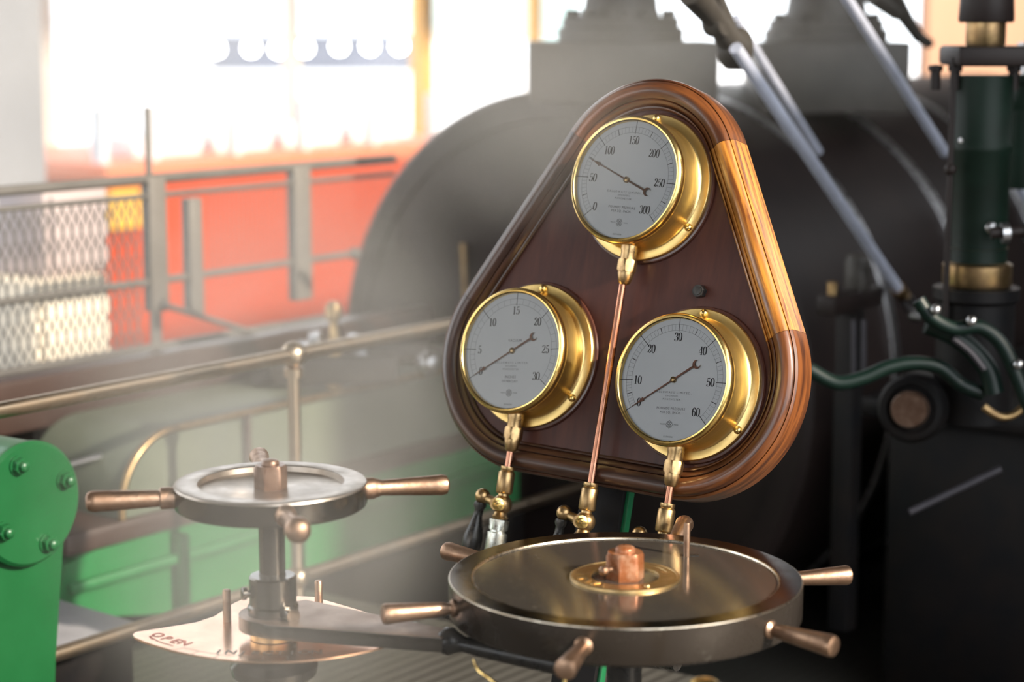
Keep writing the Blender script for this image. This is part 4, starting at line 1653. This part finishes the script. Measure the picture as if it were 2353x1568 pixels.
# fork at the lower end of the longest rod
fk = thing('rod_fork', 'small steel and brass fork at the lower end of the longest rod', 'fork', frame(rb(2062, 662, -2.02), AX, -BX, ZX))
dr = (rb(2110, 725, -2.02) - rb(2062, 662, -2.02))
dl = Vector((dr.dot(AX), 0, dr.z))
mb = MB()
mb.tube([(0, 0, 0), tuple(dl * .25)], .017, 12)
mb.build('lock_nut', BRASS_OLD, fk)
for sy in (-.014, .014):
    mb = MB()
    mb.tube([tuple(dl * .25 + Vector((0, sy, 0))), tuple(dl + Vector((0, sy, 0)))], .007, 10)
    mb.build('prong', STEEL, fk)
mb = MB()
mb.sphere(tuple(dl), .016, sc=(1, 1.6, 1))
mb.build('pin', STEEL, fk)

es = thing('eccentric_strap', 'dark green curved strap with steel lined edge, under the curved lever', 'strap', T(*at(2180, 800, 3.78)))
o_ = at(2180, 800, 3.78)
mb = MB()
mb.tube([at(x_, y_, 3.78) - o_ for x_, y_ in catmull([(2130, 745), (2180, 765), (2230, 800), (2270, 850), (2285, 905)], 8)], .020, 12)
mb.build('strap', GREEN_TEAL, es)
mb = MB()
mb.tube([at(x_, y_, 3.755) - o_ for x_, y_ in catmull([(2190, 778), (2230, 810), (2262, 850)], 8)], .006, 8)
mb.build('liner', LOWLINK, es)
for (px, py) in ((2232, 738), (2340, 838), (2150, 712)):
    q = at(px, py, 3.72) - o_
    mb = MB()
    mb.sphere(q, .010)
    mb.build('bolt', STEEL, es)

for (px, py0, py1, d_, lb) in ((1962, 735, 885, 4.3, 'thin steel spindle hanging in the shadow below the brown bracket'),
                               (1985, 735, 850, 4.35, 'second thinner spindle just right of the first')):
    a_, b_ = at(px, py0, d_), at(px, py1, d_)
    mb = MB()
    mb.tube([a_, b_], .0055, 10)
    tag(mb.build('hanging_spindle', LOWLINK), lb, 'spindle', 'thin spindles under the bracket')

gp = thing('green_valve_body', 'dark green valve body cut by the right edge beside the column', 'valve', T(*at(2352, 330, 4.1)))
mb = MB()
mb.lathe([(.05, -.09), (.055, -.07), (.055, .07), (.035, .09), (.03, .12), (.045, .125), (.045, .14), (0, .142)], None, 32)
mb.build('body', GREEN_DARK, gp)
mb = MB()
mb.lathe([(.012, .14), (.012, .19), (.02, .195), (.02, .205), (0, .207)], None, 20)
mb.build('spindle', STEEL, gp)

ws = thing('cross_shaft', 'short dark cross shaft with collars below the column gland', 'shaft', T(*at(2300, 560, 3.8)))
mb = MB()
mb.tube([(-.02, 0, .02), (.14, 0, .03)], .011, 14)
mb.build('shaft', LAGGING, ws)
for x_ in (.0, .045):
    mb = MB()
    mb.tube([(x_, 0, .02), (x_ + .014, 0, .021)], .020, 18)
    mb.build('collar', STEEL, ws)

# valve spindle bracket in front of the cylinder
vb = thing('spindle_bracket', 'dark brown bracket under the lower end of the longest rod', 'bracket', ENG @ T(*(lambda p: (p.dot(AX), -p.dot(BX), p.z))(rb(1955, 690, -2.1))))
mb = MB()
mb.box((0, 0, 0), (.24, .05, .045), bev=.006)
mb.build('bar', LAGGING, vb)
mb = MB()
mb.lathe([(.028, .02), (.030, .03), (.030, .085), (.024, .10), (.012, .105)], T(.03, 0, 0), 28)
mb.build('spindle_guide', CASTING, vb)
mb = MB()
mb.lathe([(.010, -.16), (.010, -.02)], T(.01, 0, 0), 16)
mb.build('spindle', STEEL, vb)
mb = MB()
mb.lathe([(.012, .02), (.012, .05), (0, .055)], T(-.09, 0, 0), 16)
mb.build('nut', BRASS_OLD, vb)
mb = MB()
mb.box((0, 0.0, -.40), (.05, .05, .76), bev=.004)
mb.build('leg', NEARBLACK, vb)

cb = thing('added_dark_casing', 'almost black casing block added to keep the lower right dark', 'casing', ENG @ T(4.4, 1.75, 0))  # invented dark block, keeps the bright background from showing here
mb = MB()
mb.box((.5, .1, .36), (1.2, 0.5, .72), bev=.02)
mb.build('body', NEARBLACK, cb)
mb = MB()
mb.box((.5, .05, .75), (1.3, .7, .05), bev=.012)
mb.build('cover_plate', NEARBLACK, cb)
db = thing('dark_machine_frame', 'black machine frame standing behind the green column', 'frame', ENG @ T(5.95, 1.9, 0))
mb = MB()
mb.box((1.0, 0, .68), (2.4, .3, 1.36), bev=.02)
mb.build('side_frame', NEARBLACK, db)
mb = MB()
mb.box((1.0, 0, 1.40), (2.5, .4, .07), bev=.015)
mb.build('top_beam', CASTING, db)
mb = MB()
p = atb(2168, 30, -4.8)
q = atb(2400, 30, -4.8)
mb.box(((p + q).dot(AX) / 2, 4.85, 1.9), ((q - p).dot(AX) + .3, .06, 1.6), ENG, bev=.01)
tag(mb.build('peach_screen', PEACH), 'peach coloured screen panel glimpsed behind the column head', 'panel')

# ================================================================== STEAM
def steam(blobs, lo, hi):
    m = bpy.data.materials.new('drifting_steam')
    m.use_nodes = True
    nt = m.node_tree
    N, L = nt.nodes, nt.links
    N.remove(N['Principled BSDF'])
    vs = N.new('ShaderNodeVolumeScatter')
    vs.inputs['Color'].default_value = (1.0, 0.935, 0.84, 1)
    vs.inputs['Anisotropy'].default_value = 0.1
    L.new(vs.outputs[0], N['Material Output'].inputs['Volume'])
    tc = N.new('ShaderNodeTexCoord')
    acc = None
    for (c, s, w) in blobs:
        sub = N.new('ShaderNodeVectorMath')
        sub.operation = 'SUBTRACT'
        L.new(tc.outputs['Object'], sub.inputs[0])
        sub.inputs[1].default_value = c
        dv = N.new('ShaderNodeVectorMath')
        dv.operation = 'DIVIDE'
        L.new(sub.outputs[0], dv.inputs[0])
        dv.inputs[1].default_value = s
        dt = N.new('ShaderNodeVectorMath')
        dt.operation = 'DOT_PRODUCT'
        L.new(dv.outputs[0], dt.inputs[0])
        L.new(dv.outputs[0], dt.inputs[1])
        mr = N.new('ShaderNodeMapRange')
        mr.interpolation_type = 'SMOOTHSTEP'
        mr.inputs[1].default_value = 0
        mr.inputs[2].default_value = 1
        mr.inputs[3].default_value = w
        mr.inputs[4].default_value = 0
        L.new(dt.outputs['Value'], mr.inputs[0])
        if acc is None:
            acc = mr.outputs[0]
        else:
            ad = N.new('ShaderNodeMath')
            L.new(acc, ad.inputs[0])
            L.new(mr.outputs[0], ad.inputs[1])
            acc = ad.outputs[0]
    no = N.new('ShaderNodeTexNoise')
    no.inputs['Scale'].default_value = 2.5
    no.inputs['Detail'].default_value = 3
    no.inputs['Distortion'].default_value = 0.5
    L.new(tc.outputs['Object'], no.inputs[0])
    mr = N.new('ShaderNodeMapRange')
    mr.inputs[1].default_value = 0.34
    mr.inputs[2].default_value = 0.68
    mr.inputs[3].default_value = 0.12
    mr.inputs[4].default_value = 1.85
    L.new(no.outputs[0], mr.inputs[0])
    mu = N.new('ShaderNodeMath')
    mu.operation = 'MULTIPLY'
    L.new(acc, mu.inputs[0])
    L.new(mr.outputs[0], mu.inputs[1])
    L.new(mu.outputs[0], vs.inputs['Density'])
    mb = MB()
    mb.box(((lo[0] + hi[0]) / 2, (lo[1] + hi[1]) / 2, (lo[2] + hi[2]) / 2), (hi[0] - lo[0], hi[1] - lo[1], hi[2] - lo[2]))
    o = mb.build('steam', m)
    tag(o, 'thin warm steam drifting over the left half of the engine', 'steam', None, 'stuff')
    return o


BL = [((-2.4, 7.2, 1.95), (2.3, 3.2, 1.25), 0.30),      # steam veil by the windows, also standing in for their glare
      ((-0.42, 3.7, 0.92), (0.48, 1.1, 0.60), 0.45),   # over the rail
      ((-0.29, 2.25, 0.98), (0.26, 0.36, 0.26), 0.36), # before the small wheel
      ((-0.02, 4.0, 1.50), (0.5, 0.6, 0.34), 0.42),     # behind and above the board
      ((0.52, 4.5, 1.60), (0.45, 0.8, 0.26), 0.20),
      ((0.06, 2.75, 1.50), (0.18, 0.2, 0.16), 0.5)]   # wisp before the top of the board
if True:
    steam(BL, (-4.4, 1.75, 0.05), (1.3, 10.2, 3.0))
